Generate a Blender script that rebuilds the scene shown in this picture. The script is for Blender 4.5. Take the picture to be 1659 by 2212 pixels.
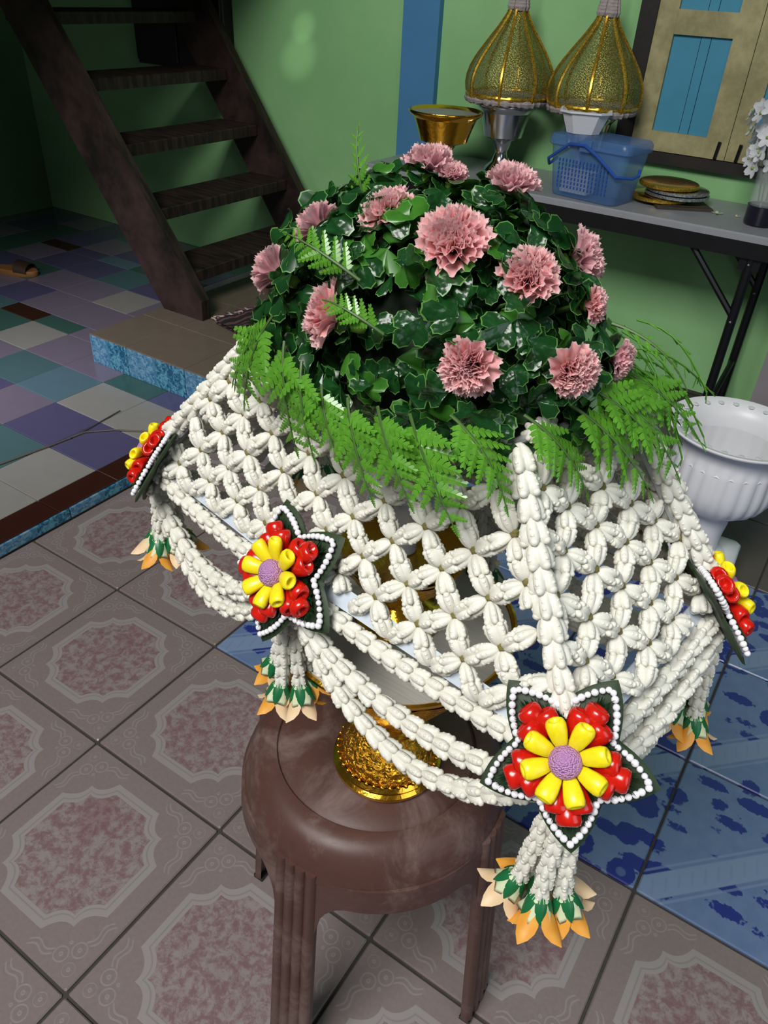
import bpy, math, random
from mathutils import Vector, Matrix, Quaternion
V = Vector
PI = math.pi
random.seed(7)
scene = bpy.context.scene
for o in list(bpy.data.objects):
    bpy.data.objects.remove(o, do_unlink=True)

# ------------------------------------------------------------------ camera
cd = bpy.data.cameras.new('camera'); cam = bpy.data.objects.new('camera', cd)
scene.collection.objects.link(cam); scene.camera = cam
pitch, roll, th = 0.6128, 0.0578, -0.5547
eU = V((math.cos(th), math.sin(th), 0)); eY = V((-eU.y, eU.x, 0))
fw = V((0, math.cos(pitch), -math.sin(pitch))); r0 = V((1, 0, 0)); u0 = r0.cross(fw)
cr_ = math.cos(roll)*r0 + math.sin(roll)*u0; cu_ = -math.sin(roll)*r0 + math.cos(roll)*u0
toroom = lambda v: V((v.dot(eU), v.dot(eY), v.z))
cR, cUp, cF = toroom(cr_), toroom(cu_), toroom(fw)
mw = Matrix((cR, cUp, -cF)).transposed().to_4x4(); mw.translation = V((1.179, -0.780, 1.158))
cam.matrix_world = mw
cd.sensor_fit = 'HORIZONTAL'; cd.sensor_width = 36.0; cd.lens = 36.0*1643.0/1659.0
cd.clip_start = 0.02; cd.clip_end = 60

# ------------------------------------------------------------------ world, daylight, exposure
w = bpy.data.worlds.new('world'); scene.world = w; w.use_nodes = True
bg = w.node_tree.nodes['Background']; bg.inputs[0].default_value = (0.80, 0.90, 1.0, 1); bg.inputs[1].default_value = 0.05
def area(name, loc, target, sx, sy, power, col):
    ld = bpy.data.lights.new(name, 'AREA'); ld.shape = 'RECTANGLE'; ld.size = sx; ld.size_y = sy
    ld.energy = power; ld.color = col
    o = bpy.data.objects.new(name, ld); scene.collection.objects.link(o)
    o.location = loc; o.rotation_euler = (V(target)-V(loc)).to_track_quat('-Z', 'Y').to_euler()
    return o
area('daylight_roof_opening', (0.75, -2.2, 3.2), (0.85, 0.3, 0.4), 1.5, 1.1, 105, (1.0, 0.985, 0.95))
area('daylight_side_door', (2.5, -0.75, 1.35), (0.95, -0.1, 0.6), 0.8, 1.3, 6, (0.80, 0.91, 1.0))
ll = area('daylight_left_door', (-1.25, -.45, 1.0), (-1.05, .45, 0.0), 0.4, 0.5, 2.0, (0.94, 0.95, 1.0)); ll.data.spread = math.radians(75)
def dapple(loc, target, size, power):
    ld = bpy.data.lights.new('sun_dapple', 'SPOT'); ld.energy = power; ld.spot_size = size; ld.spot_blend = 1.0; ld.shadow_soft_size = .01; ld.color = (1, .97, .85)
    o = bpy.data.objects.new('sun_dapple', ld); scene.collection.objects.link(o); o.location = loc
    o.rotation_euler = (V(target)-V(loc)).to_track_quat('-Z', 'Y').to_euler()
dapple((.2, .3, 1.75), (-.97, 1.905, .985), .055, 45)
dapple((.2, .3, 1.75), (-.995, 1.905, .885), .080, 45)
vs = scene.view_settings
vs.view_transform = 'Standard'; vs.look = 'None'; vs.gamma = 1.0; vs.use_curve_mapping = False
vs.exposure = 0.22
cy = scene.cycles; cy.max_bounces = 5; cy.diffuse_bounces = 3; cy.glossy_bounces = 2; cy.transmission_bounces = 2; cy.transparent_max_bounces = 6; cy.caustics_reflective = False; cy.caustics_refractive = False

# ------------------------------------------------------------------ helpers
col = scene.collection
WM = {}
def link(o, parent=None, M=None):
    col.objects.link(o)
    M = M if M is not None else Matrix.Identity(4)
    if parent is not None:
        o.parent = parent
        o.matrix_basis = WM[parent].inverted() @ M
    else:
        o.matrix_basis = M
    WM[o] = M
    return o
def T(x, y=None, z=None):
    return Matrix.Translation(V((x, y, z)) if y is not None else V(x))
def tag(o, label, cat, group=None):
    o['label'] = label; o['category'] = cat
    if group: o['group'] = group
    return o
def thing(name, label, cat, loc=(0, 0, 0), group=None, rotz=0):
    e = bpy.data.objects.new(name, None); e.empty_display_size = 0.02
    link(e, None, T(loc) @ Matrix.Rotation(rotz, 4, 'Z')); tag(e, label, cat, group); return e
class G:
    def __init__(s): s.v = []; s.f = []; s.m = []
    def add(s, vs, fs, mi=0, M=None):
        b = len(s.v)
        s.v += [tuple(M @ V(p)) if M is not None else tuple(p) for p in vs]
        s.f += [tuple(b+i for i in f) for f in fs]; s.m += [mi]*len(fs); return s
    def box(s, c, d, mi=0, M=None):
        x, y, z = d[0]/2, d[1]/2, d[2]/2
        vs = [(c[0]+a*x, c[1]+b*y, c[2]+e*z) for a in (-1, 1) for b in (-1, 1) for e in (-1, 1)]
        return s.add(vs, [(0, 1, 3, 2), (4, 6, 7, 5), (0, 4, 5, 1), (2, 3, 7, 6), (0, 2, 6, 4), (1, 5, 7, 3)], mi, M)
    def bbox(s, c, d, bev, mi=0, M=None, zb=True):
        # box with bevelled vertical and top edges
        x, y, z = d[0]/2, d[1]/2, d[2]/2; b = min(bev, x*.9, y*.9, z*.9)
        rings = []
        for zz, ins in ((-z, 0), (z-b, 0), (z, b)):
            q = []
            for sx, sy in ((1, 1), (-1, 1), (-1, -1), (1, -1)):
                p1 = (sx*(x-ins), sy*(y-ins-b)); p2 = (sx*(x-ins-b), sy*(y-ins))
                q += [p1, p2] if sx*sy > 0 else [p2, p1]
            rings.append([(c[0]+a, c[1]+e, c[2]+zz) for a, e in q])
        vs = sum(rings, []); fs = []
        for r in range(2):
            for i in range(8): fs.append((r*8+i, r*8+(i+1) % 8, r*8+8+(i+1) % 8, r*8+8+i))
        fs += [tuple(range(7, -1, -1)), tuple(range(16, 24))]
        return s.add(vs, fs, mi, M)
    def rings(s, rs, mi=0, close=True, cap0=False, cap1=False, M=None):
        n = len(rs[0]); vs = [p for r in rs for p in r]; fs = []
        for k in range(len(rs)-1):
            for i in range(n if close else n-1):
                j = (i+1) % n; fs.append((k*n+i, k*n+j, (k+1)*n+j, (k+1)*n+i))
        if cap0: fs.append(tuple(range(n-1, -1, -1)))
        if cap1: fs.append(tuple((len(rs)-1)*n+i for i in range(n)))
        return s.add(vs, fs, mi, M)
    def lathe(s, prof, seg=32, mi=0, M=None, cap0=False, cap1=False, wob=None):
        rs = []
        for k, (r, z) in enumerate(prof):
            rs.append([((r*(wob(2*PI*i/seg, k) if wob else 1))*math.cos(2*PI*i/seg), (r*(wob(2*PI*i/seg, k) if wob else 1))*math.sin(2*PI*i/seg), z) for i in range(seg)])
        return s.rings(rs, mi, True, cap0, cap1, M)
    def tube(s, pts, r, seg=8, mi=0, cap=True, M=None):
        pts = [V(p) for p in pts]; rs = []; up = None
        for i, p in enumerate(pts):
            t = (pts[min(i+1, len(pts)-1)]-pts[max(i-1, 0)]).normalized()
            if up is None:
                up = V((0, 0, 1)) if abs(t.z) < .9 else V((1, 0, 0))
            a = t.cross(up).normalized(); b = a.cross(t).normalized(); up = b
            rr = r[i] if isinstance(r, (list, tuple)) else r
            rs.append([p+rr*(math.cos(2*PI*k/seg)*a+math.sin(2*PI*k/seg)*b) for k in range(seg)])
        return s.rings(rs, mi, True, cap, cap, M)
    def ball(s, c, r, seg=12, rg=7, mi=0, sc=(1, 1, 1), M=None):
        prof = [(max(1e-4, r*math.sin(PI*k/rg)), -r*math.cos(PI*k/rg)) for k in range(rg+1)]
        MM = (M if M is not None else Matrix.Identity(4)) @ T(c) @ Matrix.Diagonal((*sc, 1))
        return s.lathe(prof, seg, mi, MM)
    def mesh(s, name, mats, smooth=True, angle=None):
        me = bpy.data.meshes.new(name); me.from_pydata(s.v, [], s.f)
        for m in (mats if isinstance(mats, (list, tuple)) else [mats]): me.materials.append(m)
        me.polygons.foreach_set('material_index', s.m)
        if smooth:
            me.polygons.foreach_set('use_smooth', [True]*len(me.polygons))
            if angle is not None: me.set_sharp_from_angle(angle=math.radians(angle))
        me.update(); return me
    def obj(s, name, mats, parent=None, M=None, smooth=True, angle=40):
        return link(bpy.data.objects.new(name, s.mesh(name, mats, smooth, angle)), parent, M)
def inst(name, me, parent, M):
    return link(bpy.data.objects.new(name, me), parent, M)
def struct(o): o['kind'] = 'structure'; return o
def frame(p, xdir, zhint=(0, 0, 1), rollang=0.0, sc=(1, 1, 1)):
    x = V(xdir).normalized(); zh = V(zhint)
    if abs(x.dot(zh.normalized())) > .98: zh = V((0, 1, 0)) if abs(x.y) < .9 else V((1, 0, 0))
    y = zh.cross(x).normalized(); z = x.cross(y)
    R = Matrix((x, y, z)).transposed().to_4x4()
    return T(p) @ R @ Matrix.Rotation(rollang, 4, 'X') @ Matrix.Diagonal((sc[0], sc[1], sc[2], 1))

# ------------------------------------------------------------------ materials
def srgb(r, g, b):
    f = lambda c: (c/255/12.92) if c/255 <= .04045 else ((c/255+.055)/1.055)**2.4
    return (f(r), f(g), f(b), 1)
class NT:
    def __init__(s, name):
        s.m = bpy.data.materials.new(name); s.m.use_nodes = True; s.t = s.m.node_tree; s.n = s.t.nodes
        s.b = s.n['Principled BSDF']
    def new(s, ty, **k):
        n = s.n.new(ty)
        for a, b in k.items(): setattr(n, a, b)
        return n
    def put(s, sock, v):
        if isinstance(v, bpy.types.NodeSocket): s.t.links.new(v, sock)
        elif isinstance(v, (tuple, list)) and hasattr(sock.default_value, '__len__'): sock.default_value = v if len(v) == len(sock.default_value) else (*v, 1)
        else: sock.default_value = v
    def math(s, op, a, b=None, c=None):
        n = s.new('ShaderNodeMath', operation=op); s.put(n.inputs[0], a)
        if b is not None: s.put(n.inputs[1], b)
        if c is not None: s.put(n.inputs[2], c)
        return n.outputs[0]
    def step(s, x, lo, hi):
        n = s.new('ShaderNodeMapRange', interpolation_type='SMOOTHSTEP'); s.put(n.inputs[0], x); s.put(n.inputs[1], lo); s.put(n.inputs[2], hi)
        return n.outputs[0]
    def mix(s, f, a, b):
        n = s.new('ShaderNodeMix', data_type='RGBA'); s.put(n.inputs[0], f); s.put(n.inputs[6], a); s.put(n.inputs[7], b); return n.outputs[2]
    def coord(s, which='Object'): return s.new('ShaderNodeTexCoord').outputs[which]
    def noise(s, vec, scale, detail=3, rough=.55, dist=0.0, col_=False):
        n = s.new('ShaderNodeTexNoise'); s.put(n.inputs['Vector'], vec); s.put(n.inputs['Scale'], scale); s.put(n.inputs['Detail'], detail); s.put(n.inputs['Roughness'], rough); s.put(n.inputs['Distortion'], dist)
        return n.outputs['Color' if col_ else 'Fac']
    def vor(s, vec, scale, feature='F1', out='Distance', rnd=1.0):
        n = s.new('ShaderNodeTexVoronoi', feature=feature); s.put(n.inputs['Vector'], vec); s.put(n.inputs['Scale'], scale); s.put(n.inputs['Randomness'], rnd); return n.outputs[out]
    def sep(s, vec): n = s.new('ShaderNodeSeparateXYZ'); s.put(n.inputs[0], vec); return n.outputs
    def comb(s, x, y, z): n = s.new('ShaderNodeCombineXYZ'); [s.put(n.inputs[i], q) for i, q in enumerate((x, y, z))]; return n.outputs[0]
    def bump(s, h, strength=.3, dist=.002):
        n = s.new('ShaderNodeBump'); s.put(n.inputs['Strength'], strength); s.put(n.inputs['Distance'], dist); s.put(n.inputs['Height'], h); s.t.links.new(n.outputs[0], s.b.inputs['Normal'])
    def set(s, **k):
        nm = dict(color='Base Color', rough='Roughness', metal='Metallic', spec='Specular IOR Level', alpha='Alpha', trans='Transmission Weight', coat='Coat Weight', sheen='Sheen Weight', ior='IOR')
        for a, b in k.items(): s.put(s.b.inputs[nm[a]], b)
        return s
    def translucent(s, colr, fac):
        tr = s.new('ShaderNodeBsdfTranslucent'); s.put(tr.inputs[0], colr); mx = s.new('ShaderNodeMixShader'); s.put(mx.inputs[0], fac)
        s.t.links.new(s.b.outputs[0], mx.inputs[1]); s.t.links.new(tr.outputs[0], mx.inputs[2]); s.t.links.new(mx.outputs[0], s.n['Material Output'].inputs[0]); return s
    def seethrough(s, fac):
        tr = s.new('ShaderNodeBsdfTransparent'); mx = s.new('ShaderNodeMixShader'); s.put(mx.inputs[0], fac)
        s.t.links.new(s.b.outputs[0], mx.inputs[1]); s.t.links.new(tr.outputs[0], mx.inputs[2]); s.t.links.new(mx.outputs[0], s.n['Material Output'].inputs[0]); return s
def plain(name, c, rough=.5, var=.12, scale=40, metal=0, spec=.5, bump=0, coat=0):
    m = NT(name); f = m.noise(m.coord('Object'), scale, 4)
    d = tuple(x*(1-var*2) for x in c[:3])+(1,); l = tuple(min(1, x*(1+var)) for x in c[:3])+(1,)
    m.set(color=m.mix(f, d, l), rough=rough, metal=metal, spec=spec, coat=coat)
    if bump: m.bump(f, bump, .003)
    return m
MT = {}
MT['wall'] = (lambda m: (m.set(color=m.mix(m.step(m.noise(m.coord('Object'), 1.7, 5, .6), .35, .7), srgb(138, 190, 130), srgb(152, 202, 142)), rough=.75, spec=.25), m.bump(m.noise(m.coord('Object'), 90, 4), .06, .002), m)[2])(NT('green_wall_paint')).m
MT['wall2'] = plain('shaded_green_wall_paint', srgb(96, 138, 90), .8, .1, 4).m  # same green paint as the back wall, with the dimness put into the colour
MT['pillar'] = plain('blue_pillar_paint', srgb(72, 132, 178), .7, .06, 6).m
MT['wood'] = (lambda m: (lambda v: (m.set(color=m.mix(m.step(m.noise(v, 3, 6, .65), .3, .75), srgb(20, 14, 13), srgb(66, 48, 45)), rough=.55, spec=.35), m.bump(m.noise(v, 9, 5), .15, .002), m)[2])(m.new('ShaderNodeMapping').outputs[0]))(NT('dark_stair_wood'))
_m = MT['wood']; _mp = [n for n in _m.n if n.type == 'MAPPING'][0]; _m.put(_mp.inputs[0], _m.coord('Object')); _mp.inputs['Scale'].default_value = (2, 14, 2); MT['wood'] = _m.m
MT['blackwood'] = plain('black_frame_wood', srgb(26, 23, 22), .6, .3, 30, bump=.2).m
MT['cream'] = (lambda m: (m.set(color=m.mix(m.step(m.noise(m.coord('Object'), 14, 6, .65), .3, .75), srgb(140, 134, 98), srgb(178, 170, 128)), rough=.7, spec=.2), m.bump(m.noise(m.coord('Object'), 60, 4), .15, .002), m)[2])(NT('cream_shutter_paint')).m
MT['bluepanel'] = plain('blue_shutter_paint', srgb(64, 142, 172), .65, .08, 12).m
MT['tabletop'] = plain('grey_tabletop', srgb(150, 152, 158), .35, .06, 25, spec=.5).m
MT['blackmetal'] = plain('black_table_steel', srgb(16, 17, 20), .38, .3, 30, spec=.5).m
MT['steel'] = plain('rivet_steel', srgb(150, 150, 150), .35, .1, 50, metal=.9).m
MT['grout'] = plain('floor_grout', srgb(66, 62, 58), .9, .2, 60).m
MT['grout_l'] = plain('light_grout', srgb(176, 160, 138), .9, .1, 60).m
def solid(name, c, rough=.3, var=.05, spec=.5): return plain(name, c, rough, var, 20, spec=spec).m
PAL = {'w': solid('tile_offwhite', srgb(142, 139, 136), .22), 'p': solid('tile_violet', srgb(84, 80, 114), .2), 'l': solid('tile_lavender', srgb(116, 106, 124), .2), 't': solid('tile_teal', srgb(76, 104, 110), .22), 'g': solid('tile_green', srgb(60, 90, 84), .22), 'b': solid('tile_brown', srgb(56, 30, 24), .18), 'c': solid('tile_sky', srgb(88, 114, 128), .22)}
MT['brownstep'] = plain('step_top_tile', srgb(112, 100, 88), .35, .1, 18).m
MT['browntile'] = plain('brown_floor_tile', srgb(88, 80, 73), .4, .12, 22).m
# pink medallion tile
m = NT('pink_medallion_tile'); P = m.sep(m.coord('Object'))
ax = m.math('DIVIDE', m.math('ABSOLUTE', P[0]), .15); ay = m.math('DIVIDE', m.math('ABSOLUTE', P[1]), .15)
a_ = m.math('MAXIMUM', ax, ay); b_ = m.math('MINIMUM', ax, ay)
q_ = m.math('MULTIPLY', m.math('ADD', a_, b_), .7071); e_ = m.math('MULTIPLY', m.math('SUBTRACT', a_, b_), .7071)
cv = m.math('ADD', m.math('ADD', .69, m.math('MULTIPLY', .12, m.math('POWER', 2.718, m.math('MULTIPLY', e_, -11)))), m.math('MULTIPLY', .80, m.math('MULTIPLY', e_, e_)))
f_ = m.math('MAXIMUM', m.math('SUBTRACT', a_, .765), m.math('SUBTRACT', q_, cv))
band = m.math('MULTIPLY', m.step(f_, -.125, -.115), m.math('SUBTRACT', 1, m.step(f_, -.01, 0.0)))
line = m.math('MULTIPLY', m.step(f_, -.088, -.08), m.math('SUBTRACT', 1, m.step(f_, -.072, -.064)))
inside = m.math('SUBTRACT', 1, m.step(f_, -.125, -.115))
oc = m.coord('Object'); loc = m.new('ShaderNodeObjectInfo').outputs['Location']
va = m.new('ShaderNodeVectorMath', operation='ADD'); m.put(va.inputs[0], oc); m.put(va.inputs[1], loc)
mot = m.noise(va.outputs[0], 60, 6, .78, .3); big = m.noise(va.outputs[0], 9, 2)
core = m.mix(m.step(mot, .40, .60), srgb(120, 94, 96), srgb(140, 130, 130))
core = m.mix(m.math('MULTIPLY', m.step(big, .5, .75), .4), core, srgb(118, 76, 79))
# corner scrolls: thin relief rings of a distorted distance field around each corner motif
def dist_(q0, e0): return m.math('SQRT', m.math('ADD', m.math('POWER', m.math('ABSOLUTE', m.math('SUBTRACT', q_, q0)), 2.0), m.math('POWER', m.math('ABSOLUTE', m.math('SUBTRACT', e_, e0)), 2.0)))
def rings_(d, fr, rad): return m.math('MULTIPLY', m.step(m.math('SINE', m.math('MULTIPLY', d, fr)), .35, .8), m.math('SUBTRACT', 1, m.step(d, rad-.012, rad)))
rng = m.math('MAXIMUM', rings_(dist_(1.04, .085), 110, .085), rings_(dist_(1.20, .0), 120, .07))
rng = m.math('MAXIMUM', rng, rings_(dist_(.95, .0), 130, .05))
ln_ = m.math('ADD', m.math('MULTIPLY', m.math('SUBTRACT', q_, .93), .83), m.math('MULTIPLY', m.math('SUBTRACT', e_, .28), .55))
al_ = m.math('SUBTRACT', m.math('MULTIPLY', m.math('SUBTRACT', e_, .28), .83), m.math('MULTIPLY', m.math('SUBTRACT', q_, .93), .55))
wv_ = m.math('ABSOLUTE', m.math('ADD', ln_, m.math('MULTIPLY', m.math('SINE', m.math('MULTIPLY', al_, 26)), .022)))
arm = m.math('MULTIPLY', m.math('MULTIPLY', m.step(wv_, .012, .018), m.math('SUBTRACT', 1, m.step(wv_, .030, .038))), m.math('SUBTRACT', 1, m.step(m.math('ABSOLUTE', al_), .13, .15)))
rng = m.math('MULTIPLY', m.math('MAXIMUM', rng, arm), m.step(f_, .02, .05))
base = m.mix(m.noise(va.outputs[0], 160, 3), srgb(118, 106, 105), srgb(134, 121, 119))
c_ = m.mix(m.math('MULTIPLY', rng, .5), base, srgb(148, 140, 138))
c_ = m.mix(inside, c_, core); c_ = m.mix(m.math('MULTIPLY', band, .8), c_, srgb(148, 142, 142)); c_ = m.mix(m.math('MULTIPLY', line, .4), c_, srgb(112, 100, 100))
m.set(color=c_, rough=.34, spec=.45); m.bump(m.math('ADD', m.math('MULTIPLY', band, 1.0), m.math('MULTIPLY', rng, .6)), .25, .0015); MT['pink'] = m.m
# blue flowered tile
m = NT('blue_flower_tile'); oc = m.coord('Object'); P = m.sep(oc)
loc = m.new('ShaderNodeObjectInfo').outputs['Location']; va = m.new('ShaderNodeVectorMath', operation='ADD'); m.put(va.inputs[0], oc); m.put(va.inputs[1], loc)
d1 = m.vor(va.outputs[0], 15, 'F1', 'Distance', .85); jag = m.math('ADD', d1, m.math('MULTIPLY', m.math('SUBTRACT', m.noise(va.outputs[0], 110, 2), .5), .16))
rosette = m.math('MULTIPLY', m.math('SUBTRACT', 1, m.step(jag, .35, .38)), m.math('SUBTRACT', 1, m.math('MULTIPLY', .55, m.math('MULTIPLY', m.step(d1, .10, .13), m.math('SUBTRACT', 1, m.step(d1, .16, .19))))))
mp = m.new('ShaderNodeMapping'); m.put(mp.inputs[0], va.outputs[0]); mp.inputs['Rotation'].default_value = (0, 0, .6); mp.inputs['Scale'].default_value = (11, 26, 1); mp.inputs['Location'].default_value = (3.3, 1.7, 0)
d2 = m.vor(mp.outputs[0], 1.0, 'F1', 'Distance', .9); leafy = m.math('SUBTRACT', 1, m.step(m.math('ADD', d2, m.math('MULTIPLY', m.math('SUBTRACT', m.noise(va.outputs[0], 130, 2), .5), .3)), .32, .37))
fl = m.math('MAXIMUM', rosette, leafy)
sp = m.math('ABSOLUTE', m.math('SUBTRACT', P[0], P[1])); strip = m.math('SUBTRACT', 1, m.step(sp, .026, .03))
strip2 = m.math('MULTIPLY', m.step(sp, .034, .037), m.math('SUBTRACT', 1, m.step(sp, .040, .043)))
ww = m.math('SINE', m.math('ADD', m.math('MULTIPLY', m.math('ADD', P[0], P[1]), 190), m.math('MULTIPLY', m.math('SUBTRACT', P[0], P[1]), 120)))
curl = m.math('MULTIPLY', m.step(ww, .7, .95), m.math('SUBTRACT', 1, m.step(sp, .014, .018)))
base = m.mix(m.noise(va.outputs[0], 40, 4, .6), srgb(84, 106, 148), srgb(110, 132, 166))
c_ = m.mix(m.math('MULTIPLY', fl, m.math('SUBTRACT', 1, strip)), base, srgb(38, 48, 126))
c_ = m.mix(m.math('MULTIPLY', strip, .8), c_, srgb(122, 142, 172)); c_ = m.mix(m.math('MULTIPLY', curl, .18), c_, srgb(82, 102, 146)); c_ = m.mix(m.math('MULTIPLY', strip2, .5), c_, srgb(126, 146, 176))
m.set(color=c_, rough=.3, spec=.5); MT['blue'] = m.m
# blue marbled riser tile
m = NT('blue_riser_tile'); oc = m.coord('Object'); P = m.sep(oc)
n1 = m.noise(oc, 70, 5, .7, .8); tri = m.step(m.math('ADD', m.math('MULTIPLY', P[0], .8), P[2]), -.01, .0)
ca = m.mix(m.step(n1, .4, .62), srgb(56, 112, 152), srgb(120, 160, 186)); cb = m.mix(m.step(n1, .42, .6), srgb(28, 82, 120), srgb(96, 160, 184))
edge = m.math('SUBTRACT', 1, m.step(m.math('ABSOLUTE', m.math('ADD', m.math('MULTIPLY', P[0], .8), P[2])), .004, .007))
m.set(color=m.mix(m.math('MULTIPLY', edge, .6), m.mix(tri, ca, cb), srgb(80, 130, 165)), rough=.25); MT['riser'] = m.m
# stool plastic
m = NT('worn_brown_plastic'); oc = m.coord('Object')
s1 = m.step(m.noise(oc, 11, 6, .7, .5), .46, .70); s2 = m.step(m.noise(oc, 60, 5, .7), .45, .75)
c_ = m.mix(m.math('MULTIPLY', s1, .55), srgb(82, 55, 49), srgb(136, 118, 112)); c_ = m.mix(m.math('MULTIPLY', s2, .35), c_, srgb(70, 48, 44))
m.set(color=c_, rough=m.math('ADD', .42, m.math('MULTIPLY', s1, .25)), spec=.4); m.bump(m.noise(oc, 120, 4), .08, .001); MT['stool'] = m.m
# gold
def goldmat(name, emboss, scale):
    m = NT(name); oc = m.coord('Object'); h = m.vor(oc, scale, 'SMOOTH_F1'); h2 = m.noise(oc, scale*1.6, 4, .6, 1.2)
    m.set(color=m.mix(h2, (0.80, 0.36, 0.02, 1), (0.95, 0.55, 0.06, 1)), metal=1.0, rough=.16)
    if emboss: m.bump(m.math('ADD', h, h2), emboss, .004)
    return m.m
MT['gold'] = goldmat('embossed_gold', .9, 110); MT['goldplain'] = goldmat('smooth_gold', .12, 60)
m = NT('glitter_gold'); oc = m.coord('Object'); g = m.vor(oc, 420, 'F1', 'Color'); gs = m.sep(g)[0]
m.set(color=m.mix(gs, (0.42, 0.22, 0.02, 1), (0.95, 0.62, 0.08, 1)), metal=.85, rough=.3); m.bump(gs, .9, .002); MT['glitter'] = m.m
m = NT('glitter_silver'); oc = m.coord('Object'); gs = m.sep(m.vor(oc, 380, 'F1', 'Color'))[0]
m.set(color=m.mix(gs, (0.22, 0.22, 0.24, 1), (0.8, 0.82, 0.85, 1)), metal=.85, rough=.3); m.bump(gs, .9, .002); MT['gsilver'] = m.m
m = NT('gold_mesh_cloth'); oc = m.coord('UV'); oo = m.coord('Object'); gs = m.vor(oo, 260, 'F1', 'Distance')
m.set(color=m.mix(m.step(gs, .2, .6), (0.60, 0.50, 0.14, 1), (0.22, 0.22, 0.05, 1)), metal=.6, rough=.36); m.bump(gs, .7, .002); m.seethrough(.45); MT['goldmesh'] = m.m
MT['silver'] = plain('silver_plastic', (0.62, 0.62, 0.64), .18, .1, 30, metal=1).m
MT['fluff'] = plain('grey_lace_trim', srgb(168, 158, 156), .9, .2, 90, bump=.6).m
MT['white'] = plain('white_plastic', srgb(226, 226, 230), .38, .02, 30, spec=.5).m
MT['foam'] = plain('white_foam', srgb(222, 224, 226), .7, .03, 120).m
m = NT('white_lining_cloth'); oc = m.coord('Object'); mp = m.new('ShaderNodeMapping'); m.put(mp.inputs[0], oc); mp.inputs['Scale'].default_value = (4, 60, 4)
m.set(color=m.mix(m.noise(mp.outputs[0], 6, 4), srgb(196, 190, 180), srgb(226, 222, 214)), rough=.7); m.bump(m.noise(mp.outputs[0], 8, 4), .2, .002); MT['lining'] = m.m
m = NT('blue_basket_plastic'); m.set(color=srgb(92, 134, 192), rough=.28, spec=.5); m.seethrough(.52); MT['basket'] = m.m
MT['basketsolid'] = plain('blue_handle_plastic', srgb(40, 84, 170), .35, .05, 30).m
m = NT('clear_rod_plastic'); m.set(color=srgb(214, 216, 222), rough=.2, spec=.6); m.seethrough(.45); MT['rod'] = m.m
m = NT('frosted_band_plastic'); m.set(color=srgb(206, 216, 228), rough=.3); m.seethrough(.12); MT['band'] = m.m
m = NT('vase_glass'); m.set(color=(.9, .95, .95, 1), rough=.05, spec=.5); m.seethrough(.86); MT['glass'] = m.m
MT['darkglass'] = plain('dark_violet_glass', srgb(22, 18, 38), .12, .1, 20, spec=.6).m
# flowers
m = NT('cream_crown_flower'); oc = m.coord('Object'); oi = m.new('ShaderNodeObjectInfo').outputs['Random']
c_ = m.mix(m.noise(oc, 5, 3), srgb(234, 233, 218), srgb(250, 249, 242)); m.set(color=c_, rough=.42, spec=.4); m.translucent((0.86, 0.74, 0.52, 1), .20); MT['cream_fl'] = m.m
MT['knot'] = plain('flower_knot', srgb(124, 116, 62), .7, .25, 400).m
MT['leafdark'] = (lambda m: (m.set(color=m.mix(m.noise(m.coord('Object'), 3, 4), srgb(9, 40, 17), srgb(28, 78, 33)), rough=.26, spec=.5), m.bump(m.noise(m.coord('Object'), 3.5, 1), .12, .06), m.translucent((0.10, 0.30, 0.05, 1), .12), m)[3])(NT('dark_glossy_leaf')).m
MT['leafedge'] = plain('pale_leaf_edge', srgb(86, 132, 62), .35, .1, 80).m
MT['leafmid'] = (lambda m: (m.set(color=m.mix(m.noise(m.coord('Object'), 3, 4), srgb(34, 92, 26), srgb(70, 130, 40)), rough=.3, spec=.5), m.translucent((0.2, 0.42, 0.06, 1), .2), m)[2])(NT('mid_green_leaf')).m
MT['fern'] = (lambda m: (m.set(color=m.mix(m.noise(m.coord('Object'), 5, 3), srgb(56, 122, 26), srgb(112, 172, 58)), rough=.25, spec=.55), m.translucent((0.24, 0.5, 0.05, 1), .22), m)[2])(NT('bright_fern_leaf')).m
MT['stemgreen'] = plain('green_stem', srgb(64, 96, 40), .5, .15, 60).m
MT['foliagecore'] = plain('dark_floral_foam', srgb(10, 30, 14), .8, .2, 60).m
MT['petal'] = (lambda m: (m.set(color=m.mix(m.noise(m.coord('Object'), 4, 3), srgb(240, 158, 161), srgb(253, 198, 199)), rough=.6, spec=.25), m.translucent((0.95, 0.50, 0.50, 1), .38), m)[2])(NT('pink_carnation_petal')).m
MT['petaledge'] = (lambda m: (m.set(color=m.mix(m.noise(m.coord('Object'), 6, 2), srgb(240, 186, 190), srgb(250, 218, 218)), rough=.6, spec=.25), m.translucent((0.95, 0.70, 0.70, 1), .38), m)[2])(NT('pale_carnation_edge')).m
MT['petalpale'] = (lambda m: (m.set(color=m.mix(m.noise(m.coord('Object'), 4, 3), srgb(222, 158, 172), srgb(242, 190, 198)), rough=.6, spec=.25), m.translucent((0.95, 0.66, 0.70, 1), .38), m)[2])(NT('pale_carnation_petal')).m
MT['calyx'] = plain('lime_calyx', srgb(132, 172, 62), .4, .1, 60).m
MT['red'] = (lambda m: (m.set(color=m.mix(m.noise(m.coord('Object'), 4, 3), srgb(178, 16, 10), srgb(212, 34, 18)), rough=.2, spec=.55), m)[1])(NT('glossy_red_petal')).m
MT['yellow'] = (lambda m: (m.set(color=m.mix(m.noise(m.coord('Object'), 7, 4), srgb(228, 206, 14), srgb(252, 234, 40)), rough=.32, spec=.5), m)[1])(NT('yellow_rolled_petal')).m
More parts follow.
